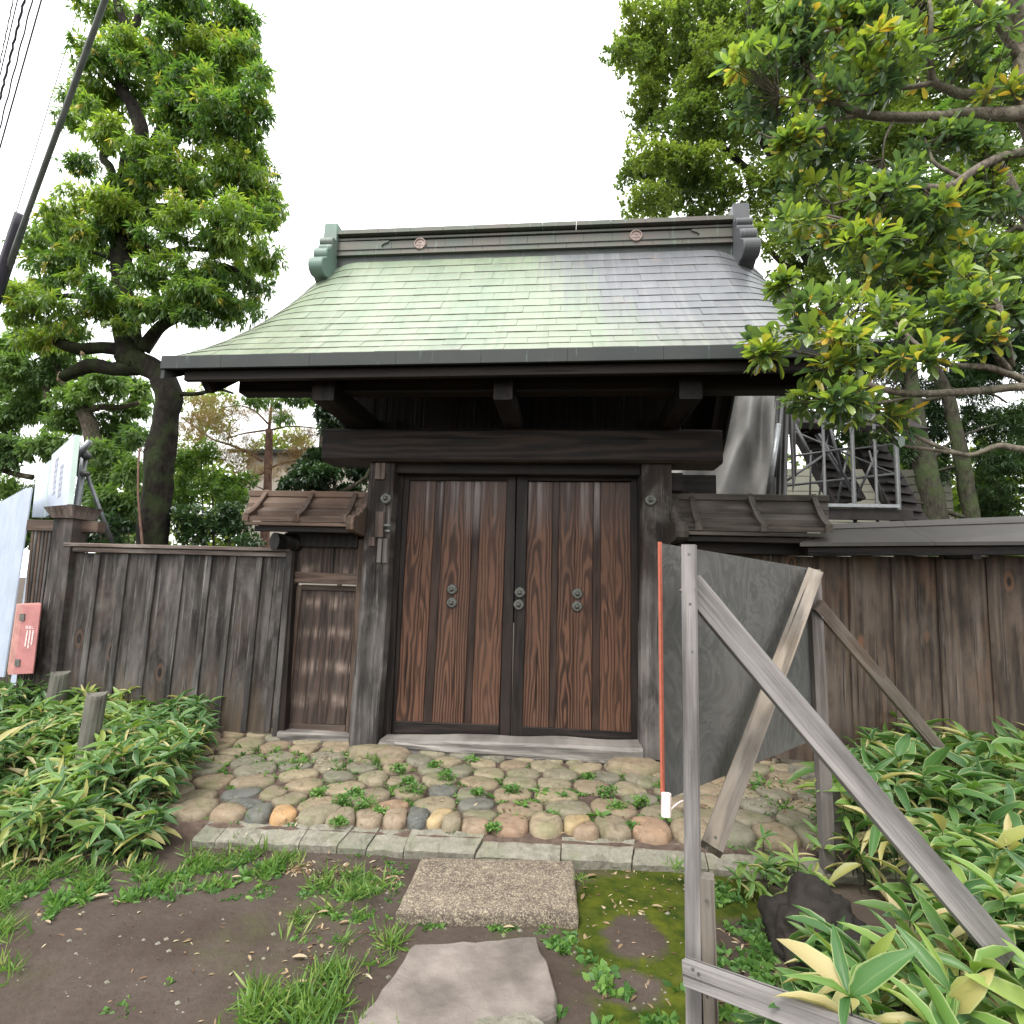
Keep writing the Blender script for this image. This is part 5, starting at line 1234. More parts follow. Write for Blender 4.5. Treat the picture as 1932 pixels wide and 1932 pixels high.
# ================================================================== TREES
def tree(name, loc, label, cat='tree', group=None): return empty(name, loc, label, cat, group)
T1 = tree('oak_tree', V(290, 1035, 7.0) * 1.0, 'tall pollarded evergreen oak with knotted trunk rising behind the left fence')
TY = 7.0
m_ = MB(); px1 = TY/FPX
br = [([(287,1200),(287,1050),(293,960),(300,880),(312,800),(318,745),(303,705),(268,688),(235,668)], .205, .155),
      ([(262,690),(240,655),(235,600),(232,540),(229,480),(231,420),(235,370),(240,325),(250,290)], .15, .12),
      ([(250,290),(264,262),(262,232),(250,200),(232,172),(238,120),(244,66),(222,12),(215,-60)], .12, .05),
      ([(244,66),(262,30),(272,-30)], .06, .03), ([(250,290),(284,276),(316,282),(336,262),(347,212),(365,160)], .08, .035), ([(284,276),(300,245),(296,215)], .06, .03),
      ([(216,400),(211,323),(195,300),(200,272),(181,244)], .06, .055), ([(246,310),(281,312),(314,318),(380,309),(429,328),(472,312)], .05, .02),
      ([(330,540),(340,500),(326,480),(297,469),(264,452),(251,426),(282,422)], .07, .04), ([(280,600),(363,538),(389,516),(429,504),(470,530)], .09, .035),
      ([(268,660),(297,622),(330,600),(363,584),(380,560)], .10, .05), ([(240,662),(190,656),(140,656),(108,645)], .095, .075), ([(270,690),(215,697),(170,690),(118,712)], .12, .08),
      ([(268,690),(262,640),(262,610),(285,580)], .06, .03), ([(338,742),(370,743),(412,735),(440,742)], .035, .015), ([(235,420),(285,390),(355,396),(412,402)], .06, .03),
      ([(230,500),(190,480),(168,474)], .035, .025), ([(300,480),(350,470),(420,470),(460,440)], .05, .02), ([(232,540),(180,560),(110,560),(60,590)], .06, .02), ([(232,172),(190,130),(180,80)], .05, .02), ([(244,100),(300,70),(350,60),(400,70)], .05, .02), ([(347,212),(400,200),(460,220)], .03, .015)]
for pts, r0, r1 in br: branch(m_, VP(pts, TY), r0, r1, 4, 10, .3)
m_.build('trunk', M_bark, T1, True)
for px, py, r in ((107, 645, .078), (118, 712, .08), (181, 243, .055), (160, 668, .04)):
    m_ = MB(); c = V(px, py, TY); d = (Vector((-.75, -.6, .15))).normalized(); m_.tube([c, c + d*.05], r*.92, 12); m_.build('cut_face', M_cut, T1, True)
def fill_poly(poly, n, r0, r1, gaps=()):
    out = []; x0, x1 = min(p[0] for p in poly), max(p[0] for p in poly); y0, y1 = min(p[1] for p in poly), max(p[1] for p in poly)
    while len(out) < n:
        x, y = random.uniform(x0, x1), random.uniform(y0, y1)
        if not inpoly(x, y, poly) or any((x-a)**2 + (y-b)**2 < c*c for a, b, c in gaps): continue
        if any((x-o_[0])**2 + (y-o_[1])**2 < (r0*.8)**2 for o_ in out[-12:]): continue
        r = random.uniform(r0, r1); out.append((x, y, r*random.uniform(.9, 1.4), r*random.uniform(.6, .9)))
    return out
def inpoly(x, y, P):
    c = False; j = len(P) - 1
    for i in range(len(P)):
        if (P[i][1] > y) != (P[j][1] > y) and x < (P[j][0]-P[i][0])*(y-P[i][1])/(P[j][1]-P[i][1]) + P[i][0]: c = not c
        j = i
    return c
CL1 = [(215,30,75,45),(330,25,90,40),(430,40,50,50),(455,110,50,60),(190,110,50,50),(280,110,60,45),(370,150,85,55),(150,190,45,40),(185,170,50,45),(350,230,80,45),(435,230,80,75),(485,215,45,50),(130,225,35,25),
       (205,250,40,45),(330,330,60,30),(440,330,70,50),(485,370,55,45),(150,310,45,26),(150,400,60,40),(240,385,55,35),(340,400,50,25),(440,420,70,45),(105,440,45,35),(60,460,40,30),
       (180,480,60,40),(110,520,60,45),(40,560,45,35),(285,520,60,40),(370,545,60,35),(450,480,55,35),(480,530,40,35),(330,575,85,30),(420,590,65,28),(180,585,50,30),(80,590,65,38),(250,570,45,28),(140,620,40,18),(490,160,30,40),(60,640,60,30),
       (130,50,0,0),(400,90,50,40),(505,400,40,25),(110,400,35,25),(480,580,25,25)]
CL1 += fill_poly([(200,0),(450,0),(480,110),(505,230),(500,330),(530,385),(505,440),(505,500),(480,570),(420,600),(330,600),(230,620),(90,640),(10,590),(20,550),(70,450),(120,380),(170,330),(130,230),(150,190),(190,160),(160,60)], 130, 22, 38, [(315,352,20),(160,290,22),(375,450,16),(330,20,12),(150,350,14)])
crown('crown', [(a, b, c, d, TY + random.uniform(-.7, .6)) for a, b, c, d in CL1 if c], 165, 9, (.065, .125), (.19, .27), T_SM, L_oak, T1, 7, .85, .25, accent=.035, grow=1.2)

T2 = tree('oak_tree', V(150, 1000, 9.5), 'leafy oak with a crooked bare limb behind the white sign panels')
m_ = MB()
for pts, r0, r1 in (([(215,1150),(205,1000),(196,900),(178,860),(178,840),(168,800),(158,778)], .2, .13), ([(158,778),(190,768),(230,768),(262,760)], .07, .04), ([(165,800),(150,750),(120,720),(90,650),(80,600)], .11, .05), ([(60,900),(30,895),(-20,880)], .06, .05), ([(88,650),(86,700),(90,760)], .08, .05)):
    branch(m_, VP(pts, 9.5), r0, r1, 4, 8, .3)
m_.build('trunk', M_barkg, T2, True)
crown('crown', [(a, b, c, d, 9.6 + random.uniform(-.4, .6)) for a, b, c, d in ((30,700,60,50),(100,700,60,50),(40,780,70,50),(120,790,60,45),(200,740,60,40),(255,760,40,40),(210,800,60,40),(30,860,60,45),(100,850,60,40),(90,930,50,40),(20,930,50,35),(250,830,30,40),(150,740,50,40),(60,630,60,30),(220,850,40,30),(10,660,50,50),(250,720,40,25),(140,870,40,30),(180,930,40,30),(50,970,60,30),(45,1015,50,40),(0,800,50,50),(70,740,50,40),(170,700,40,30),(120,660,60,30),(230,880,40,40),(260,930,20,40),(100,980,60,30),(200,700,60,30),(290,700,15,20),(0,720,40,50))], 230, 8, (.09, .15), (.22, .3), T_SM, L_oak2, T2, 6, .75, .25)
T2b = tree('leafy_shrub', V(210, 1000, 8.3), 'yellow tipped shrub between the pipe frame and the oak trunk', 'shrub')
m_ = MB(); [branch(m_, VP(p, 8.3), .02, .008, 3, 6) for p in ([(215,1080),(205,980),(190,900)], [(225,1080),(240,960),(245,880)], [(215,1080),(180,1000),(165,930)])]; m_.build('stems', M_barkg, T2b, True)
crown('foliage', [(a, b, c, d, 8.3 + random.uniform(-.3, .3)) for a, b, c, d in ((190,900,45,35),(240,900,32,50),(215,940,50,28),(165,935,30,30),(250,960,18,30),(200,860,40,30),(250,830,20,30),(180,970,40,25),(235,990,30,25))], 300, 7, (.09, .14), (.24, .32), T_SM, L_oak2, T2b, 5, .7, .4)
VN = tree('bare_vine_stem', V(268, 1020, 6.9), 'thin pale stem standing left of the oak trunk', 'stem'); m_ = MB(); branch(m_, VP([(272,1060),(267,1010),(261,940),(261,880),(264,845)], 6.7), .016, .012); m_.build('stem_shaft', M_barkp, VN, True)

T3 = tree('dying_pine', V(505, 1000, 9.5), 'dying pine with brown needles and reddish trunk behind the side door roof')
m_ = MB()
for pts, r0, r1 in (([(497,1300),(500,1020),(505,930),(507,870),(508,810)], .085, .07), ([(508,810),(512,770),(520,740),(535,715)], .03, .012), ([(508,812),(540,805),(580,806),(640,815)], .022, .01), ([(495,870),(460,850),(430,838),(400,828),(360,800),(340,785)], .03, .01), ([(500,812),(460,818),(432,826)], .02, .012), ([(430,838),(435,810),(450,790)], .014, .006), ([(506,885),(530,875),(560,870),(580,872)], .02, .01), ([(505,890),(470,900),(440,890)], .018, .008), ([(503,930),(490,920),(440,905)], .015, .006), ([(506,800),(480,775),(450,765),(420,770)], .02, .008)):
    branch(m_, VP(pts, 9.5), r0, r1, 4, 7, .2)
m_.build('trunk', M_barkp, T3, True)
crown('crown', [(a, b, c, d, 9.5 + random.uniform(-.5, .5)) for a, b, c, d in ((370,790,35,20),(410,770,45,22),(460,790,45,25),(430,820,50,20),(480,840,40,25),(410,860,35,20),(560,830,50,25),(590,860,45,25),(540,790,30,18),(380,830,30,22),(460,880,50,22),(540,880,40,20),(360,860,30,25),(450,915,40,15),(600,820,30,20),(350,820,30,30),(370,760,30,18),(520,780,40,20),(620,790,30,20),(400,800,50,30),(440,860,50,30),(500,900,60,25),(570,860,40,25))], 150, 18, (.07, .12), (.05, .07), T_QUAD, L_needle, T3, 6, .0, .1)
T4 = tree('dark_evergreen_shrub', V(620, 1000, 8.0), 'dark glossy evergreen shrub filling the gap left of the gate post', 'shrub')
m_ = MB(); [branch(m_, VP(p, 8.0), .04, .012, 3, 7) for p in ([(640,1200),(640,1000),(630,900),(650,800),(660,740)], [(640,950),(600,900),(560,890)], [(640,930),(690,900),(700,860)])]; m_.build('stems', M_barkg, T4, True)
crown('foliage', [(a, b, c, d, 8.0 + random.uniform(-.3, .5)) for a, b, c, d in ((640,760,25,25),(630,810,32,22),(680,830,30,40),(650,870,50,32),(590,890,45,25),(680,900,35,28),(600,860,35,20),(560,905,30,20),(655,790,25,30),(660,930,50,20),(605,925,40,16),(610,780,20,25),(690,790,15,40),(640,840,40,30),(600,900,50,30),(545,920,30,16))], 420, 7, (.06, .10), (.38, .5), T_SM, L_bush, T4, 5, .2, .4)
T4b = tree('leafy_branch_tree', V(600, 700, 8.8), 'light green tree hanging its leaves below the left eave'); m_ = MB(); branch(m_, VP([(600,1100),(600,900),(610,760),(560,700),(520,690)], 8.9), .05, .015); branch(m_, VP([(610,760),(600,700)], 8.9), .03, .02); m_.build('trunk', M_barkg, T4b, True)
crown('crown', [(a, b, c, d, 8.9) for a, b, c, d in ((500,755,50,22),(560,750,45,20),(600,755,40,28),(470,750,30,14),(530,785,22,22),(610,790,20,20))], 130, 7, (.09, .14), (.22, .3), T_SM, L_oak2, T4b, 5, .9, .3)
for nm, lb, Y, cl, mt, Lr, dn in (('bright_bush', 'bright fresh green bush behind the oak trunk and left fence', 8.8, ((360,880,40,40),(400,920,60,40),(440,950,60,40),(350,950,40,40),(380,860,35,30),(450,910,35,25),(345,910,25,50)), L_bright, (.05, .09), 260),
                          ('dark_bush', 'dark glossy leaved bush just above the left fence coping', 7.4, ((350,985,40,30),(400,1000,60,30),(460,1000,50,30),(430,970,40,22),(370,1015,50,20),(470,1025,45,18)), L_bush, (.06, .10), 260),
                          ('low_bush', 'shaded low bush between the pipe frame and the oak trunk', 8.0, ((190,1000,55,30),(240,990,40,35),(160,1020,45,25),(225,1030,50,20)), L_bush, (.06, .10), 220),
                          ('garden_hedge', 'distant mid green garden trees behind the dying pine', 15.0, ((400,800,80,60),(520,860,90,60),(350,880,70,60),(460,930,90,50),(620,900,80,60),(300,950,70,50),(560,950,80,40)), L_far, (.10, .16), 55),
                          ('dark_bush', 'dark leafy bush filling the space behind the scaffold stairs', 12.2, ((1480,760,60,40),(1560,770,60,40),(1640,780,60,40),(1720,800,50,50),(1520,820,50,30),(1600,830,60,30),(1690,860,50,40),(1760,900,40,50)), L_dkneedle, (.10, .16), 70)):
    t_ = tree(nm, V(cl[0][0], 1040, Y), lb, 'hedge' if nm == 'garden_hedge' else 'bush')
    m_ = MB(); [branch(m_, VP([(c_[0] + 8, 1200), (c_[0] + 4, 1040), (c_[0], c_[1])], Y), .025, .008, 3, 6) for c_ in cl]; m_.build('stems', M_barkg, t_, True)
    crown('foliage', [(c_[0], c_[1], c_[2], c_[3], Y + random.uniform(-.3, .3)) for c_ in cl], dn, 7, Lr, (.4, .5), T_QUAD, mt, t_, 5, .1, .5)

T6 = tree('broadleaf_tree', V(1560, 900, 13), 'tall small leaved tree standing behind the gate roof at upper right')
m_ = MB()
for pts, r0, r1 in (([(1640,1100),(1630,900),(1600,700),(1560,560),(1510,430),(1460,300),(1430,150),(1410,0)], .3, .1), ([(1600,700),(1680,500),(1730,330),(1800,200)], .2, .06), ([(1510,430),(1420,330),(1330,250),(1260,200)], .12, .04), ([(1460,300),(1380,180),(1300,90)], .1, .03), ([(1560,560),(1480,500),(1380,400)], .1, .04), ([(1430,150),(1500,60),(1560,0)], .08, .03)):
    branch(m_, VP(pts, 13.2), r0, r1, 4, 8, .3)
m_.build('trunk', M_bark, T6, True)
CL6 = [(1235,40,60,60),(1330,40,80,60),(1440,40,80,60),(1240,130,55,50),(1330,140,70,60),(1430,150,70,60),(1230,230,45,40),(1310,240,70,50),(1400,260,70,60),(1215,330,50,40),(1290,340,70,50),(1370,360,60,50),(1240,395,50,26),(1330,400,60,30),(1450,380,50,60),(1490,300,60,60),(1560,250,60,60),(1640,300,60,60),
       (1460,450,50,40),(1520,480,50,45),(1540,540,40,35),(1480,520,35,30),(1560,420,50,50),(1620,400,60,50),(1700,300,70,60),(1720,180,80,80),(1820,260,80,80),(1900,360,80,80),(1800,380,80,60),(1650,470,60,40),(1560,150,70,70),(1640,80,80,80),(1760,60,80,80),(1880,100,80,80),(1530,60,60,60),(1890,240,60,60),(1740,440,60,50)]
CL6 += fill_poly([(1190,0),(1185,90),(1225,190),(1180,330),(1200,390),(1450,430),(1560,570),(1932,620),(1960,0)], 70, 34, 60, [(1610,590,40),(1205,270,14)])
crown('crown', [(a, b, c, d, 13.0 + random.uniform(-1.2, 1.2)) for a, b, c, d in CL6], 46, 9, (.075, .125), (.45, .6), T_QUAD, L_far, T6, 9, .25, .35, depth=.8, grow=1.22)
T8 = tree('mossy_conifer', V(1800, 975, 10.5), 'dark conifer with two pale mossy trunks behind the right coping')
m_ = MB()
for pts, r0, r1 in (([(1790,1200),(1770,1000),(1745,880),(1725,780),(1715,700),(1700,560),(1700,400)], .22, .10), ([(1855,1200),(1835,1000),(1820,900),(1800,800),(1785,740),(1745,660),(1720,600)], .15, .08), ([(1850,985),(1800,970),(1770,960),(1740,950),(1712,945)], .05, .02), ([(1800,880),(1760,890),(1712,900)], .03, .01), ([(1745,880),(1800,830),(1880,800)], .04, .015), ([(1720,760),(1850,740),(1900,760)], .04, .015)):
    branch(m_, VP(pts, 10.5), r0, r1, 4, 10, .25)
m_.build('trunk', M_barkm, T8, True)
crown('crown', [(a, b, c, d, 10.9 + random.uniform(-.5, .8)) for a, b, c, d in ((1880,800,60,50),(1900,900,60,60),(1880,960,60,40),(1840,720,60,50),(1920,700,50,60),(1770,790,30,40),(1700,860,25,30),(1760,900,25,30),(1640,700,60,40),(1720,640,70,50),(1830,620,80,60),(1920,560,60,60),(1600,620,50,40),(1700,550,60,40),(1800,520,60,40),(1870,870,50,40),(1770,740,60,50),(1900,640,60,60),(1840,780,30,40),(1760,820,25,30),(1850,700,60,40),(1930,830,40,60))], 120, 12, (.10, .16), (.12, .18), T_QUAD, L_dkneedle, T8, 6, .5, .2)
T9 = tree('green_maple', V(1880, 300, 11), 'light green feathery tree glimpsed behind the glossy branches at right'); m_ = MB(); branch(m_, VP([(2050,1100),(2000,600),(1900,330),(1830,260)], 9.3), .14, .03); m_.build('trunk', M_barkg, T9, True)
crown('crown', [(a, b, c, d, 9.3 + random.uniform(-.4, .4)) for a, b, c, d in ((1850,180,50,50),(1800,210,40,30),(1760,350,50,40),(1830,370,50,40),(1870,260,40,50),(1900,120,40,40))], 110, 7, (.07, .12), (.25, .35), T_SM, L_bright, T9, 5, .5, .4)
for k, (x, y, z, r) in enumerate(((-14, 19, 3.0, 3.2), (-8.5, 20, 2.0, 2.3), (9.5, 17, 3.4, 3.4), (14, 15, 3.4, 4), (5, 20, 2.6, 2.8))):
    t_ = tree('distant_tree', (x, y, 0), ('rounded distant tree beyond the hoarding at far left', 'low distant tree beyond the oak trunk', 'distant tree behind the mossy conifer', 'distant tree at the far right beyond the coping', 'distant tree behind the pale sided house')[k], 'tree')
    m_ = MB(); m_.tube([(x, y, 0), (x + .2, y, z*.8)], [.22, .12], 8); m_.build('trunk', M_bark, t_, True)
    n = 5200; c = np.array([x, y, z]); d = rand_dirs(n); P = c + d*np.array([r, r*.7, z*.95])*RNG.uniform(.6, 1, (n, 1)); P[:, 2] += .5*np.sin(P[:, 0]*2.2) 
    leaf_cloud('crown', T_QUAD, P, d + rand_dirs(n), rand_dirs(n), RNG.uniform(.22, .40, n), RNG.uniform(.12, .2, n), RNG.uniform(0, .9, n), L_far, t_)

# near glossy-leaved tree reaching in from the right
T7 = tree('glossy_leaf_tree', V(2050, 1200, 4.0), 'near glossy leaved evergreen reaching in from the right over the roof')
def Y7(px, py): return 3.45 if py > 560 else 3.9
BR7 = [([(2090,1500),(2090,1000),(2020,500),(1965,300),(1940,200),(1932,110),(1912,0),(1895,-80)], .10, .045), ([(1925,110),(1880,40),(1850,10),(1835,-30)], .035, .02),
       ([(1930,170),(1888,172),(1822,178),(1789,168),(1763,155),(1756,132),(1753,83),(1757,33),(1750,-20)], .045, .012), ([(1763,155),(1723,163),(1690,162),(1641,139),(1611,109),(1598,76),(1590,30)], .022, .008),
       ([(1935,215),(1905,215),(1822,215),(1773,221),(1690,221),(1624,215),(1585,198),(1558,182),(1525,132),(1500,90)], .055, .008), ([(1624,216),(1585,224),(1542,244),(1492,248),(1459,261),(1430,250)], .02, .006),
       ([(1960,285),(1932,287),(1888,297),(1839,320),(1789,353),(1740,353),(1707,356),(1640,370),(1570,385)], .042, .008), ([(1816,337),(1766,310),(1753,284),(1740,250)], .015, .006), ([(1585,198),(1530,190),(1470,180)], .01, .005), ([(1690,221),(1670,260),(1665,300)], .01, .005), ([(1690,162),(1620,180),(1560,150)], .012, .005),
       ([(2050,740),(1932,730),(1847,738),(1737,743),(1682,738),(1627,720),(1572,690),(1543,672),(1470,660)], .032, .007), ([(1935,722),(1920,712),(1865,694),(1810,690),(1774,683),(1730,650),(1680,600),(1640,560)], .026, .008),
       ([(2040,850),(1932,848),(1884,841),(1829,859),(1774,844),(1719,819),(1690,805)], .020, .008), ([(1829,859),(1740,846),(1700,838),(1660,800)], .012, .006), ([(1902,697),(1876,657),(1890,602),(1880,540)], .022, .01), ([(1849,535),(1882,578),(1898,627),(1910,690)], .014, .016),
       ([(2000,560),(1932,430),(1860,470),(1780,500),(1700,470),(1620,430),(1560,410)], .025, .006), ([(1780,500),(1720,560),(1650,560),(1600,600)], .014, .006), ([(1700,470),(1640,430),(1580,410),(1520,400)], .012, .005), ([(1737,743),(1660,760),(1600,755),(1555,750)], .012, .005), ([(1627,720),(1560,640),(1500,610)], .012, .005)]
m_ = MB(); BP = []
for pts, r0, r1 in BR7:
    pp = [V(a, b, Y7(a, b) + .12*math.sin(a*.013 + b*.02)) for a, b in pts]; branch(m_, pp, r0, r1, 4, 8, .3); BP += smooth_path(pp, 3)
m_.build('trunk', m_bark('pale_branch_bark', (.060,.050,.040), (.245,.21,.17), .3, 14), T7, True)
CL7 = fill_poly([(1440,40),(1380,140),(1420,230),(1520,300),(1500,400),(1560,470),(1600,540),(1460,640),(1560,700),(1700,720),(1850,700),(1932,640),(1932,0),(1480,0)], 34, 28, 50, [(1620,300,40),(1520,500,40),(1640,210,20)]) + [(1560,30,80,40),(1660,40,80,45),(1470,90,50,45),(1420,150,40,35),(1430,200,45,32),(1530,110,80,50),(1620,130,70,50),(1720,60,70,50),(1850,50,70,40),(1480,225,50,25),(1560,180,70,30),(1680,110,60,50),(1500,40,50,40),(1400,120,25,20),(1740,130,40,50),(1480,290,35,20),(1600,300,45,25),
       (1690,330,55,25),(1500,360,40,22),(1570,375,60,35),(1670,385,70,40),(1770,400,60,35),(1885,400,50,45),(1500,430,35,22),(1590,440,60,35),(1690,460,80,45),(1790,480,60,40),(1880,480,60,50),(1640,520,60,35),(1740,540,80,45),(1840,560,70,45),(1910,600,40,50),(1540,590,50,30),
       (1480,640,40,28),(1560,640,60,35),(1650,600,80,40),(1740,620,70,40),(1650,665,70,30),(1750,680,60,25),(1850,650,50,35),(1440,670,25,16),(1580,700,50,18),(1530,760,32,16),(1590,765,45,24),(1640,790,50,30),(1690,800,28,34),(1900,520,50,60),(1800,590,60,40),(1480,540,12,12),(1620,60,70,50)]
c7, o7, t7 = clump_points([(a, b, c, d, Y7(a, b) + random.uniform(-.25, .25)) for a, b, c, d in CL7], 66, 6, depth=.9, grow=1.12)
P, D, Nn, L, Wd = sprig_cloud(c7, unit(o7 + np.array([-.5, -.2, .25])), 7, (.075, .125), (.34, .44), .1, .75)
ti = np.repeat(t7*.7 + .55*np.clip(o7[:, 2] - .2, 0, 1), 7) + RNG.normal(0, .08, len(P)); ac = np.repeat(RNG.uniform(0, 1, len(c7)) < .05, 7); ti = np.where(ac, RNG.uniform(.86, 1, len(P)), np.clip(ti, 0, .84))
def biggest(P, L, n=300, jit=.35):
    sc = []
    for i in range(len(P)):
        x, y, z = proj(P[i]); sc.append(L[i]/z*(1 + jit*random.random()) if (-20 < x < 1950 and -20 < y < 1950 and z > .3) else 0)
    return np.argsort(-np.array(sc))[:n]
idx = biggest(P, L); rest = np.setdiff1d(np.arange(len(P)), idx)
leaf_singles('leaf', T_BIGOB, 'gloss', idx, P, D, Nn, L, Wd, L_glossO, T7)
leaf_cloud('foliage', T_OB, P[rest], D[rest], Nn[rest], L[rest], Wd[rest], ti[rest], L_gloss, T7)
m_ = MB(); BPn = np.array([tuple(b) for b in BP])
for i in range(0, len(c7)):
    d2 = ((BPn - c7[i])**2).sum(1); j = int(d2.argmin())
    if d2[j] < .45**2:
        a_, b_ = Vector(BPn[j]), Vector(c7[i]); mdp = a_.lerp(b_, .5) + Vector((0, 0, -.02)); m_.tube([a_, mdp, b_], [.005, .004, .0025], 4, False)
m_.build('twigs', M_barkg, T7, True)['kind'] = 'stuff'

# ================================================================== WIRES at the upper left
def wire(name, p, q, r, mat, label, group=None, sag=0.0, twist=0):
    a_, b_ = Vector(p), Vector(q); pts = []; n = 260 if twist else 12
    for k in range(n+1):
        f = k/n; v = a_.lerp(b_, f); v.z -= sag*4*f*(1-f); 
        if twist: v += Vector((math.cos(k*twist), 0, math.sin(k*twist)))*r*.8
        pts.append(v)
    m_ = MB(); m_.tube(pts, r, 6); o = m_.build(name, mat, None, True); return tag(o, label, 'cable', group)
def ext2(p, q, Yp, Yq, f0=-.35, f1=1.3):
    a_, b_ = V(*p, Yp), V(*q, Yq); return a_ + (b_-a_)*f0, a_ + (b_-a_)*f1
a_, b_ = V(198, 0, 4.6), V(0, 545, 6.0); q = a_ + (b_-a_)*(a_.z/(a_.z-b_.z)); p = a_ - (b_-a_)*3.0; wire('guard_cable', p, q, .030, M_cableg, 'thick grey guarded cable slanting across the left edge in front of the oak')
p, q = V(42, 405, 5.7), V(-40, 650, 6.15); wire('cable_sleeve', p, q, .075, M_cable, 'short black sleeve around the lower end of the thick slanting cable')
for i, (x0, y1, r, tw, lb) in enumerate(((78, 278, .012, 0, 'rightmost wire of the bundle in the upper left corner'), (61, 240, .011, 1.2, 'second wire from the right in the upper left bundle'), (46, 186, .017, 2.4, 'thickest middle wire of the upper left bundle'), (33, 142, .009, 0, 'fourth wire from the right in the upper left bundle'), (25, 118, .009, 1.6, 'leftmost wire of the bundle in the upper left corner'))):
    p, q = ext2((x0, 0), (0, y1), 7.0, 7.6, -7, 5); wire('overhead_wire', p, q, r, M_cable, lb, 'overhead wires at upper left', 0, tw)
p, q = ext2((153, 0), (25, 419), 7.5, 7.9, -4, 1.6); wire('overhead_wire', p, q, .007, M_cableg, 'single thin wire right of the bundle crossing the oak leaves', 'overhead wires at upper left')

# ================================================================== BAMBOO GRASS, WEEDS, LITTER
def inpoly(x, y, P):
    c = False; j = len(P) - 1
    for i in range(len(P)):
        if (P[i][1] > y) != (P[j][1] > y) and x < (P[j][0]-P[i][0])*(y-P[i][1])/(P[j][1]-P[i][1]) + P[i][0]: c = not c
        j = i
    return c
def sample_poly(poly, n, Z=0.0):
    W_ = [G(a, b, Z) for a, b in poly]; pl = [(w_.x, w_.y) for w_ in W_]; x0, x1 = min(p[0] for p in pl), max(p[0] for p in pl); y0, y1 = min(p[1] for p in pl), max(p[1] for p in pl); out = []
    while len(out) < n:
        x, y = random.uniform(x0, x1), random.uniform(y0, y1)
        if inpoly(x, y, pl): out.append((x, y))
    return out
STAKES = [(V(175, 1308, 3.95).x, 3.95), (V(109, 1268, 4.85).x, 4.85)]
def bamboo(name, poly, n, hr, Lr, label, nb, dry=.17):
    B = empty(name, G(*poly[0]), label, 'bamboo')
    P = []; D = []; N_ = []; L = []; W_ = []; T = []; st = MB()
    for (x, y) in sample_poly(poly, n):
        if abs(x - 1.2) < .34 and abs(y - 2.88) < .30: continue
        z0 = zplat(x, y) if y > ykerb(x) else 0; h = random.uniform(*hr)*(1 + .75*noise.noise(Vector((x*2.3, y*2.3, 9))))
        if any(abs(x - sx) < .16 and sy - .75 < y < sy + .1 for sx, sy in STAKES): h = min(h, .10)
        if any((x - sx)**2 + (y - sy)**2 < .012 for sx, sy in STAKES): continue
        az = random.uniform(0, 2*math.pi); ln = random.uniform(0, .3)*h
        tip = Vector((x + math.cos(az)*ln, y + math.sin(az)*ln, z0 + h)); b_ = Vector((x, y, z0 - .02)); mdp = b_.lerp(tip, .55) + Vector((-math.cos(az)*ln*.15, 0, 0))
        st.tube([b_, mdp, tip], [.0035, .003, .002], 4, False); base_t = .28 + .55*noise.noise(Vector((x*1.7, y*1.7, 2))) + random.uniform(-.15, .2); a0 = random.uniform(0, 6.28); k_n = random.randint(5, 7)
        for k in range(k_n + 4):
            top = k < k_n; q = tip if top else b_.lerp(mdp if random.random() < .5 else tip, random.uniform(.35, .95))
            an = a0 + k*2.4 + random.uniform(-.3, .3); el = random.uniform(-.35, 1.05) if top else random.uniform(-.5, .5)
            d = Vector((math.cos(an)*math.cos(el), math.sin(an)*math.cos(el), math.sin(el))); l = random.uniform(Lr[0]*.75, Lr[1])*(1 if top else .85)
            isdry = random.random() < (dry*.55 if top else dry*2.2)
            P.append(tuple(q)); D.append(tuple(d)); N_.append((random.gauss(0, .45), random.gauss(-.2, .45), 1)); L.append(l); W_.append(l*random.uniform(.20, .31)*(.6 if isdry else 1))
            T.append(random.uniform(.82, 1) if isdry else min(.78, max(0, base_t + random.gauss(0, .12))))
    P, D, N_, L, W_, T = map(np.array, (P, D, N_, L, W_, T))
    idx = biggest(P, L, nb, .25) if nb else np.array([], int); rest = np.setdiff1d(np.arange(len(P)), idx)
    if nb: leaf_singles('leaf', leaf_template(True, .38), 'sasa' + name, idx, P, D, N_, L, W_, L_sasaO, B)
    leaf_cloud('foliage', leaf_template(True, .42), P[rest], D[rest], N_[rest], L[rest], W_[rest], T[rest], L_sasa, B)
    o = st.build('stems', M_barkm, B, True); o['kind'] = 'stuff'; return B
bamboo('bamboo_clump', [(-160,1420),(60,1395),(250,1400),(380,1420),(375,1470),(320,1535),(300,1590),(280,1622),(120,1640),(-160,1650)], 1050, (.10, .31), (.11, .175), 'dense low bamboo grass patch around the stakes left of the cobbles', 300)
bamboo('bamboo_clump', [(1650,1500),(1800,1462),(2050,1462),(2300,1600),(2350,2250),(1640,2250),(1600,2080),(1700,1930),(1712,1830),(1690,1700),(1585,1680),(1560,1630),(1610,1560)], 640, (.14, .40), (.14, .25), 'large leaved bamboo grass mass with pale leaf edges at lower right', 300)
bamboo('bamboo_sprigs', [(1340,1640),(1480,1620),(1560,1650),(1540,1720),(1400,1700)], 16, (.06, .14), (.08, .13), 'small young bamboo sprigs in front of the kerb at right', 0)
bamboo('bamboo_sprigs', [(1560,1860),(1640,1900),(1720,2100),(1500,2150),(1440,1960)], 34, (.08, .22), (.12, .18), 'young bamboo sprigs around the bottom rail in front of the boulder', 0)

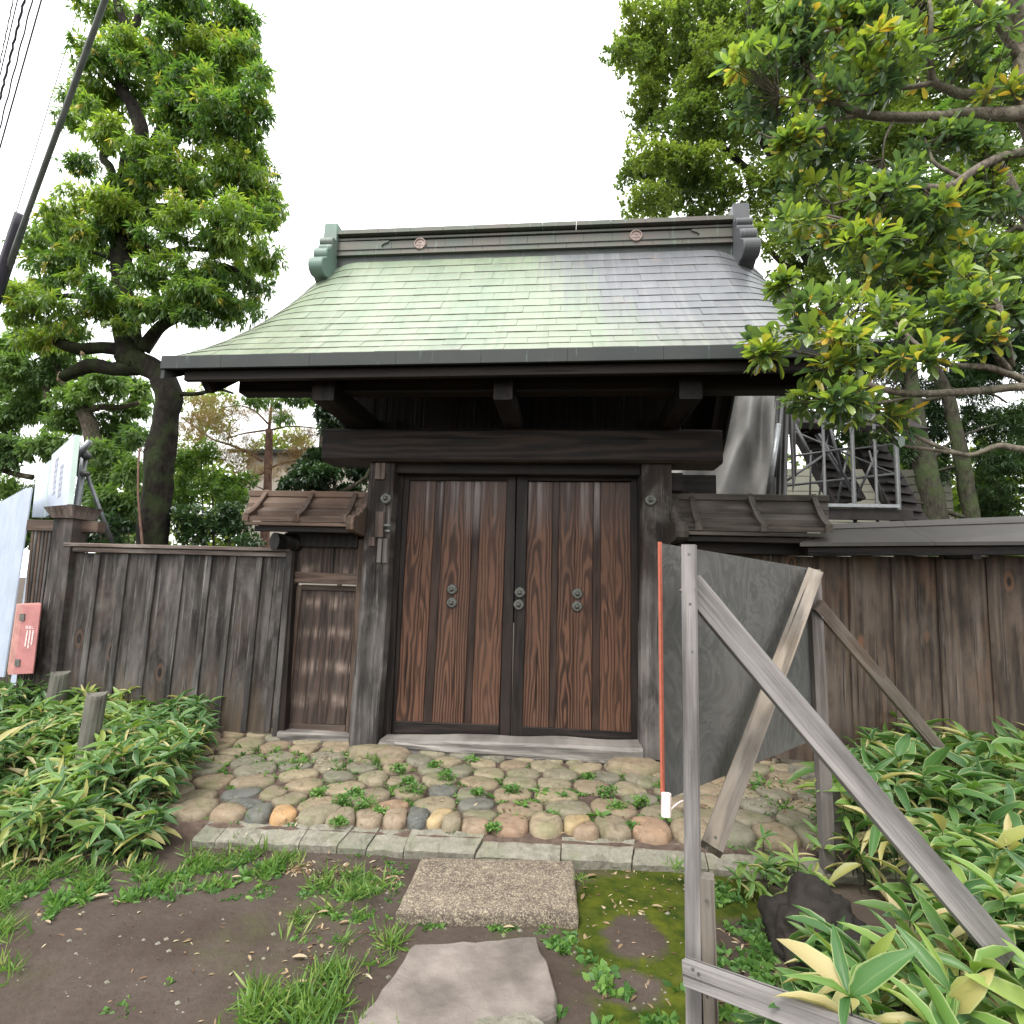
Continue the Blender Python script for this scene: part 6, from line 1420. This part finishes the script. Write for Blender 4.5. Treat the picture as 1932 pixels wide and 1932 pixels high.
def gz(x, y): return zplat(x, y) if y > ykerb(x) + .05 else ground_z(x, y)
def grass(name, regions, label, mat=L_grass, Lr=(.04, .10), wr=(.06, .10), up=1.1, T=T_SM, clus=7):
    P = []; D = []; N_ = []; TT = []
    for (px, py, rx, ry, n) in regions:
        Z = .12 if py < 1570 else 0; c = G(px, py, Z); ex = (G(px + rx, py, Z) - c).length; ey = abs(G(px, py - ry, Z).y - c.y)
        for k in range(n):
            x, y = c.x + ex*random.gauss(0, .55), c.y + ey*random.gauss(0, .55)
            if noise.noise(Vector((x*6, y*6, 11))) < (-.02 if 'filling' not in label else .08) or noise.noise(Vector((x*17, y*17, 4))) < -.15: continue
            tt = random.uniform(0, .75)
            for j in range(clus):
                P.append((x + random.gauss(0, .012), y + random.gauss(0, .012), gz(x, y))); D.append((random.gauss(0, .65), random.gauss(0, .65), up*random.uniform(.25, 1))); N_.append((random.gauss(0, 1), random.gauss(0, 1), .3)); TT.append(min(1, max(0, tt + random.gauss(0, .12) + (.3 if random.random() < .08 else 0))))
    P, D, N_, TT = map(np.array, (P, D, N_, TT)); L = RNG.uniform(*Lr, len(P)); Wd = L*RNG.uniform(*wr, len(P))
    o = leaf_cloud(name, T, P, D, N_, L, Wd, TT, mat); tag(o, label, 'grass' if 'grass' in name else 'weeds'); return o
grass('grass', [(40,1660,90,50,200),(180,1660,120,35,170),(330,1640,100,32,150),(440,1640,80,26,100),(520,1630,60,22,60),(20,1720,60,20,50),(10,1760,40,20,30),(5,1835,30,30,40),(-60,1640,80,60,120)], 'short grass fringe below the bamboo grass patch at left', Lr=(.035, .095))
grass('grass', [(640,1660,50,22,60),(600,1745,40,18,45),(680,1700,60,40,70),(550,1900,110,50,150),(640,1860,60,30,60),(600,1932,120,40,140),(700,1790,60,25,60),(480,1600,40,14,30)], 'thin grass tufts along the left sides of the stepping stones', Lr=(.04, .11))
grass('grass', [(10,1290,40,30,120),(-10,1320,50,25,100),(20,1345,30,10,40)], 'grass verge beside the hoarding at the left edge', Lr=(.08, .15))
grass('low_weeds', [(690,1690,70,45,150),(640,1740,60,30,80),(860,1748,110,14,120),(1000,1745,90,14,110),(600,1680,40,18,40),(740,1640,30,14,30),(500,1690,70,14,40),(660,1700,70,50,160),(350,1870,70,14,26),(250,1900,40,14,12)], 'low creeping weeds around the speckled stone step', L_weed, (.014, .032), (.45, .65), .35, T_QUAD, 8)
grass('low_weeds', [(1100,1900,70,45,150),(1060,1810,22,60,50),(1240,1910,50,40,80),(1400,1760,60,60,110),(1440,1850,90,70,150),(1400,1920,70,40,90),(1360,1690,40,26,40),(1560,1930,80,40,80),(1120,1830,40,20,30)], 'bright round leaved weeds around the moss and barrier foot', L_weed, (.022, .048), (.5, .75), .5, T_SM, 7)
grass('low_weeds', [(60,1690,110,30,200),(200,1680,120,20,180),(360,1650,110,22,180),(470,1640,80,16,90),(560,1450,90,22,120),(640,1438,50,10,40),(450,1440,60,18,70),(1420,1480,60,20,60),(1460,1530,60,16,40),(1180,1545,40,10,24)], 'low weeds along the bamboo bed, the kerb and before the side door', L_weed, (.03, .06), (.3, .5), .7, T_SM, 6)
grass('low_weeds', [(720,1510,150,40,520),(1000,1510,130,40,560),(1160,1520,90,40,520),(820,1465,180,24,330),(600,1490,90,40,260),(1350,1540,80,50,260),(470,1520,60,40,70),(1100,1480,120,24,240)], 'fine creeping weeds filling the joints of the cobbled platform', L_weed, (.012, .030), (.4, .6), .5, T_QUAD, 9)
# separate tufts between the cobbles
def tuft(px, py, s_, kind, label):
    c = G(px, py, .14); P = []; D = []; N_ = []; n = {'herb': 150, 'broad': 15, 'blade': 46}[kind]
    for k in range(n):
        a_ = random.uniform(0, 6.28); r = s_*random.random()*.8
        if kind == 'broad': el = random.uniform(.2, .9); P.append((c.x, c.y, zplat(c.x, c.y) + .02)); D.append((math.cos(a_), math.sin(a_), el))
        else:
            hh = random.uniform(.01, s_*.75) if kind == 'herb' else .01
            P.append((c.x + r*math.cos(a_), c.y + r*.7*math.sin(a_), zplat(c.x, c.y) + hh)); D.append((random.gauss(0, .7), random.gauss(0, .7), random.uniform(.1, 1.2)))
        N_.append((random.gauss(0, .6), random.gauss(0, .6), .8))
    P, D, N_ = map(np.array, (P, D, N_)); L = RNG.uniform(.6, 1.1, n)*{'herb': .030, 'broad': s_*1.1, 'blade': s_*.9}[kind]; Wd = L*{'herb': .5, 'broad': .36, 'blade': .09}[kind]
    o = leaf_cloud('weed_tuft', T_SM, P - np.array(c)*np.array([1, 1, 0]), D, N_, L, Wd, np.clip(RNG.normal(random.uniform(.3, .6), .15, n), 0, 1), L_weed if kind != 'blade' else L_grass, None, None)
    _place(o, Matrix.Translation((c.x, c.y, 0)), None); tag(o, label, 'weed', 'weeds between the cobbles')
tuft(703, 1442, .10, 'blade', 'pale dry grass tuft near the left gate post foot'); tuft(890, 1445, .085, 'broad', 'rosette of broad serrated leaves just below the threshold')
gen = 'small leafy weed growing in a gap between the cobbles'
for px, py, s_ in [(a_, b_, c_*1.25) for a_, b_, c_ in ((752,1462,.075),(845,1475,.08),(780,1497,.085),(646,1515,.08),(690,1520,.085),(716,1535,.06),(965,1500,.07),(1110,1475,.05),(1145,1505,.08),(1210,1520,.07),(1165,1530,.07),(930,1560,.05),(600,1500,.06),(770,1480,.05),(1250,1490,.05),(900,1500,.05),(640,1548,.05),(1040,1540,.05),(1190,1560,.05),(820,1455,.06),(670,1500,.06))]: tuft(px, py, s_, 'herb', gen)
gen2 = 'light green broad leaved weed rising between the cobbles'
for px, py, s_ in ((985,1520,.07),(1020,1500,.07),(1060,1505,.06),(1130,1540,.085),(975,1545,.06),(1255,1545,.05),(1215,1545,.06)): tuft(px, py, s_, 'broad', gen2)
for px, py, s_ in ((655,1530,.07),(560,1445,.08),(1280,1625,.09),(690,1655,.08),(1100,1640,.05)): tuft(px, py, s_, 'blade', 'small tuft of thin grass blades by the cobbles')

# fallen leaves
def fallen(px, py, L_, ang, t, label='dry fallen leaf lying on the soil or cobbles'):
    L_ *= .8; t *= .85
    Z = .15 if py < 1590 else .012; c = G(px, py, Z); tv, tuv, tf = leaf_template(True, .12)
    vs = [(v[0]*L_*.34, (v[1]-.5)*L_, (v[2]*.6 + .06*abs(v[0]))*L_ + .002) for v in tv]; me = mesh('fallen_leaf', vs, tf); uvl = me.uv_layers.new(name='leaf')
    for li, lo in enumerate(me.loops): uvl.data[li].uv = tuv[lo.vertex_index]
    a_ = me.attributes.new('tint', 'FLOAT', 'POINT'); a_.data.foreach_set('value', [t]*len(vs))
    o = link('fallen_leaf', me, None, Matrix.Translation((c.x, c.y, gz(c.x, c.y) + .012)) @ Matrix.Rotation(ang, 4, 'Z') @ Matrix.Rotation(.15, 4, 'X'), L_dry, True); tag(o, label, 'leaf', 'fallen leaves')
for px, py, L_, an, t in ((187,1693,.10,-1.1,.95),(218,1702,.06,-1.5,.8),(565,1811,.085,-1.55,.95),(470,1812,.045,.8,.8),(505,1794,.03,.4,.9),(610,1722,.07,-1.3,.8),(445,1655,.07,-1.4,.95),(650,1742,.06,-1.2,.7),(1115,1650,.09,-1.2,.55),(1100,1690,.07,-.3,.6),(1240,1712,.07,-1.8,.8),(960,1750,.07,-1.5,.95),(567,1857,.07,-1.3,.85),(880,1600,.04,.6,.3),(1250,1540,.05,.2,.3),(736,1655,.08,-.9,.85),(700,1665,.05,1.4,.2),(560,1640,.03,.5,.2),(90,1740,.05,1.3,.9),(45,1695,.05,1.4,.8),(1075,1735,.04,.3,.6),(1190,1700,.05,1.5,.9),(620,1610,.045,.5,.7),(1300,1655,.05,.9,.7),(655,1890,.05,-.5,.9),(150,1725,.03,1.2,.9)):
    fallen(px, py, L_, an, t)
# litter of twigs, small dead leaves and grit: too many to count
P = []; D = []; T = []
for (px, py, rx, ry, n) in ((600,1640,90,18,150),(640,1440,80,20,130),(1440,1500,80,30,160),(1300,1480,100,40,60),(700,1660,70,26,120),(300,1750,320,90,40),(1200,1680,110,40,50),(1420,1850,100,90,130),(560,1640,20,10,60),(900,1560,400,60,120),(640,1800,100,60,60),(1180,1800,90,90,40),(430,1860,300,70,22),(1350,1650,60,16,60)):
    Z = .13 if py < 1590 else 0; c = G(px, py, Z); ex = (G(px + rx, py, Z) - c).length; ey = abs(G(px, py - ry, Z).y - c.y)
    for k in range(n):
        r, a_ = math.sqrt(random.random()), random.uniform(0, 6.28); x, y = c.x + ex*r*math.cos(a_), c.y + ey*r*math.sin(a_); P.append((x, y, gz(x, y) + (.03 if y > ykerb(x) else .006))); a2 = random.uniform(0, 6.28); D.append((math.cos(a2), math.sin(a2), random.uniform(-.1, .15))); T.append(random.uniform(0, 1))
n = len(P); L = RNG.uniform(.012, .045, n); o = leaf_cloud('leaf_litter', T_SM, np.array(P), np.array(D), np.tile([0, 0, 1.0], (n, 1)) + RNG.normal(0, .15, (n, 3)), L, L*RNG.uniform(.2, .5, n), np.array(T), L_dry); tag(o, 'small dead leaves and bits scattered over soil and cobbles', 'leaf litter')
mb = MB()
for k in range(260):
    px, py = random.uniform(-50, 1300), random.uniform(1660, 1990); c = G(px, py); r = random.choice([.003, .004, .005, .007, .011]) * random.uniform(.8, 1.3); z = ground_z(c.x, c.y)
    mb.add([(c.x + r, c.y, z), (c.x, c.y + r*.8, z), (c.x - r, c.y, z), (c.x, c.y - r*.8, z), (c.x + r*.2, c.y, z + r*.7)], [(0,1,4),(1,2,4),(2,3,4),(3,0,4)])
o = mb.build('pebbles', M_kerb, None); tag(o, 'pale grit and tiny pebbles scattered on the bare soil', 'pebbles', kind='stuff')

mb = MB()
for k in range(1700):
    px, py = random.uniform(-80, 1320), random.uniform(1640, 1990); c = G(px, py); r = random.uniform(.0025, .008)*(2 if random.random() < .05 else 1); z = ground_z(c.x, c.y) - r*.2; a_ = random.uniform(0, 6)
    P6 = [(c.x + r*math.cos(a_ + q*1.257)*random.uniform(.7, 1.2), c.y + r*math.sin(a_ + q*1.257)*random.uniform(.7, 1.2), z) for q in range(5)] + [(c.x, c.y, z + r*random.uniform(.4, .8))]
    mb.add(P6, [(q, (q+1) % 5, 5) for q in range(5)])
o = mb.build('soil_crumbs', M_ground, None); tag(o, 'crumbs of brown earth over the bare soil', 'soil', kind='stuff')

# each look-alike told apart by its place
ORD = ['first', 'second', 'third', 'fourth', 'fifth', 'sixth', 'seventh', 'eighth', 'ninth', 'tenth', 'eleventh', 'twelfth', 'thirteenth', 'fourteenth']
def relabel(pref, zone_of, what):
    zs = {}
    for o in COL.objects:
        if o.parent is None and o.name.startswith(pref) and 'label' in o and (pref != 'weed_tuft' or what in o['label']):
            zs.setdefault(zone_of(o), []).append(o)
    for z, L_ in zs.items():
        L_.sort(key=lambda o: proj(WM[o].translation)[0])
        for i, o in enumerate(L_):
            w_ = 'leftmost' if i == 0 else ('rightmost' if i == len(L_) - 1 else ORD[i] + ' from the left')
            o['label'] = ('the ' + z[0] + ' ' + z[1]) if len(L_) == 1 else (w_ + ' ' + z[0] + ' ' + z[1])
def row(o): y = WM[o].translation.y; return 'on the cobbles just below the gate' if y > 4.6 else ('among the middle cobble rows' if y > 4.05 else 'by the cobbles nearest the kerb')
for kind_, nm_ in (('small leafy weed', 'small leafy weed'), ('broad leaved weed', 'light green broad leaved weed'), ('thin grass blades', 'tuft of thin grass blades')):
    relabel('weed_tuft', lambda o, n=nm_: (n, row(o)), kind_)
def fzone(o):
    x, y, z_ = proj(WM[o].translation)
    return ('dry fallen leaf', 'on the bare soil left of the stones' if x < 640 else ('on the moss right of the stones' if x > 1060 and y > 1620 else ('around the speckled stone step' if y > 1620 else 'on the cobbles')))
relabel('fallen_leaf', fzone, '')
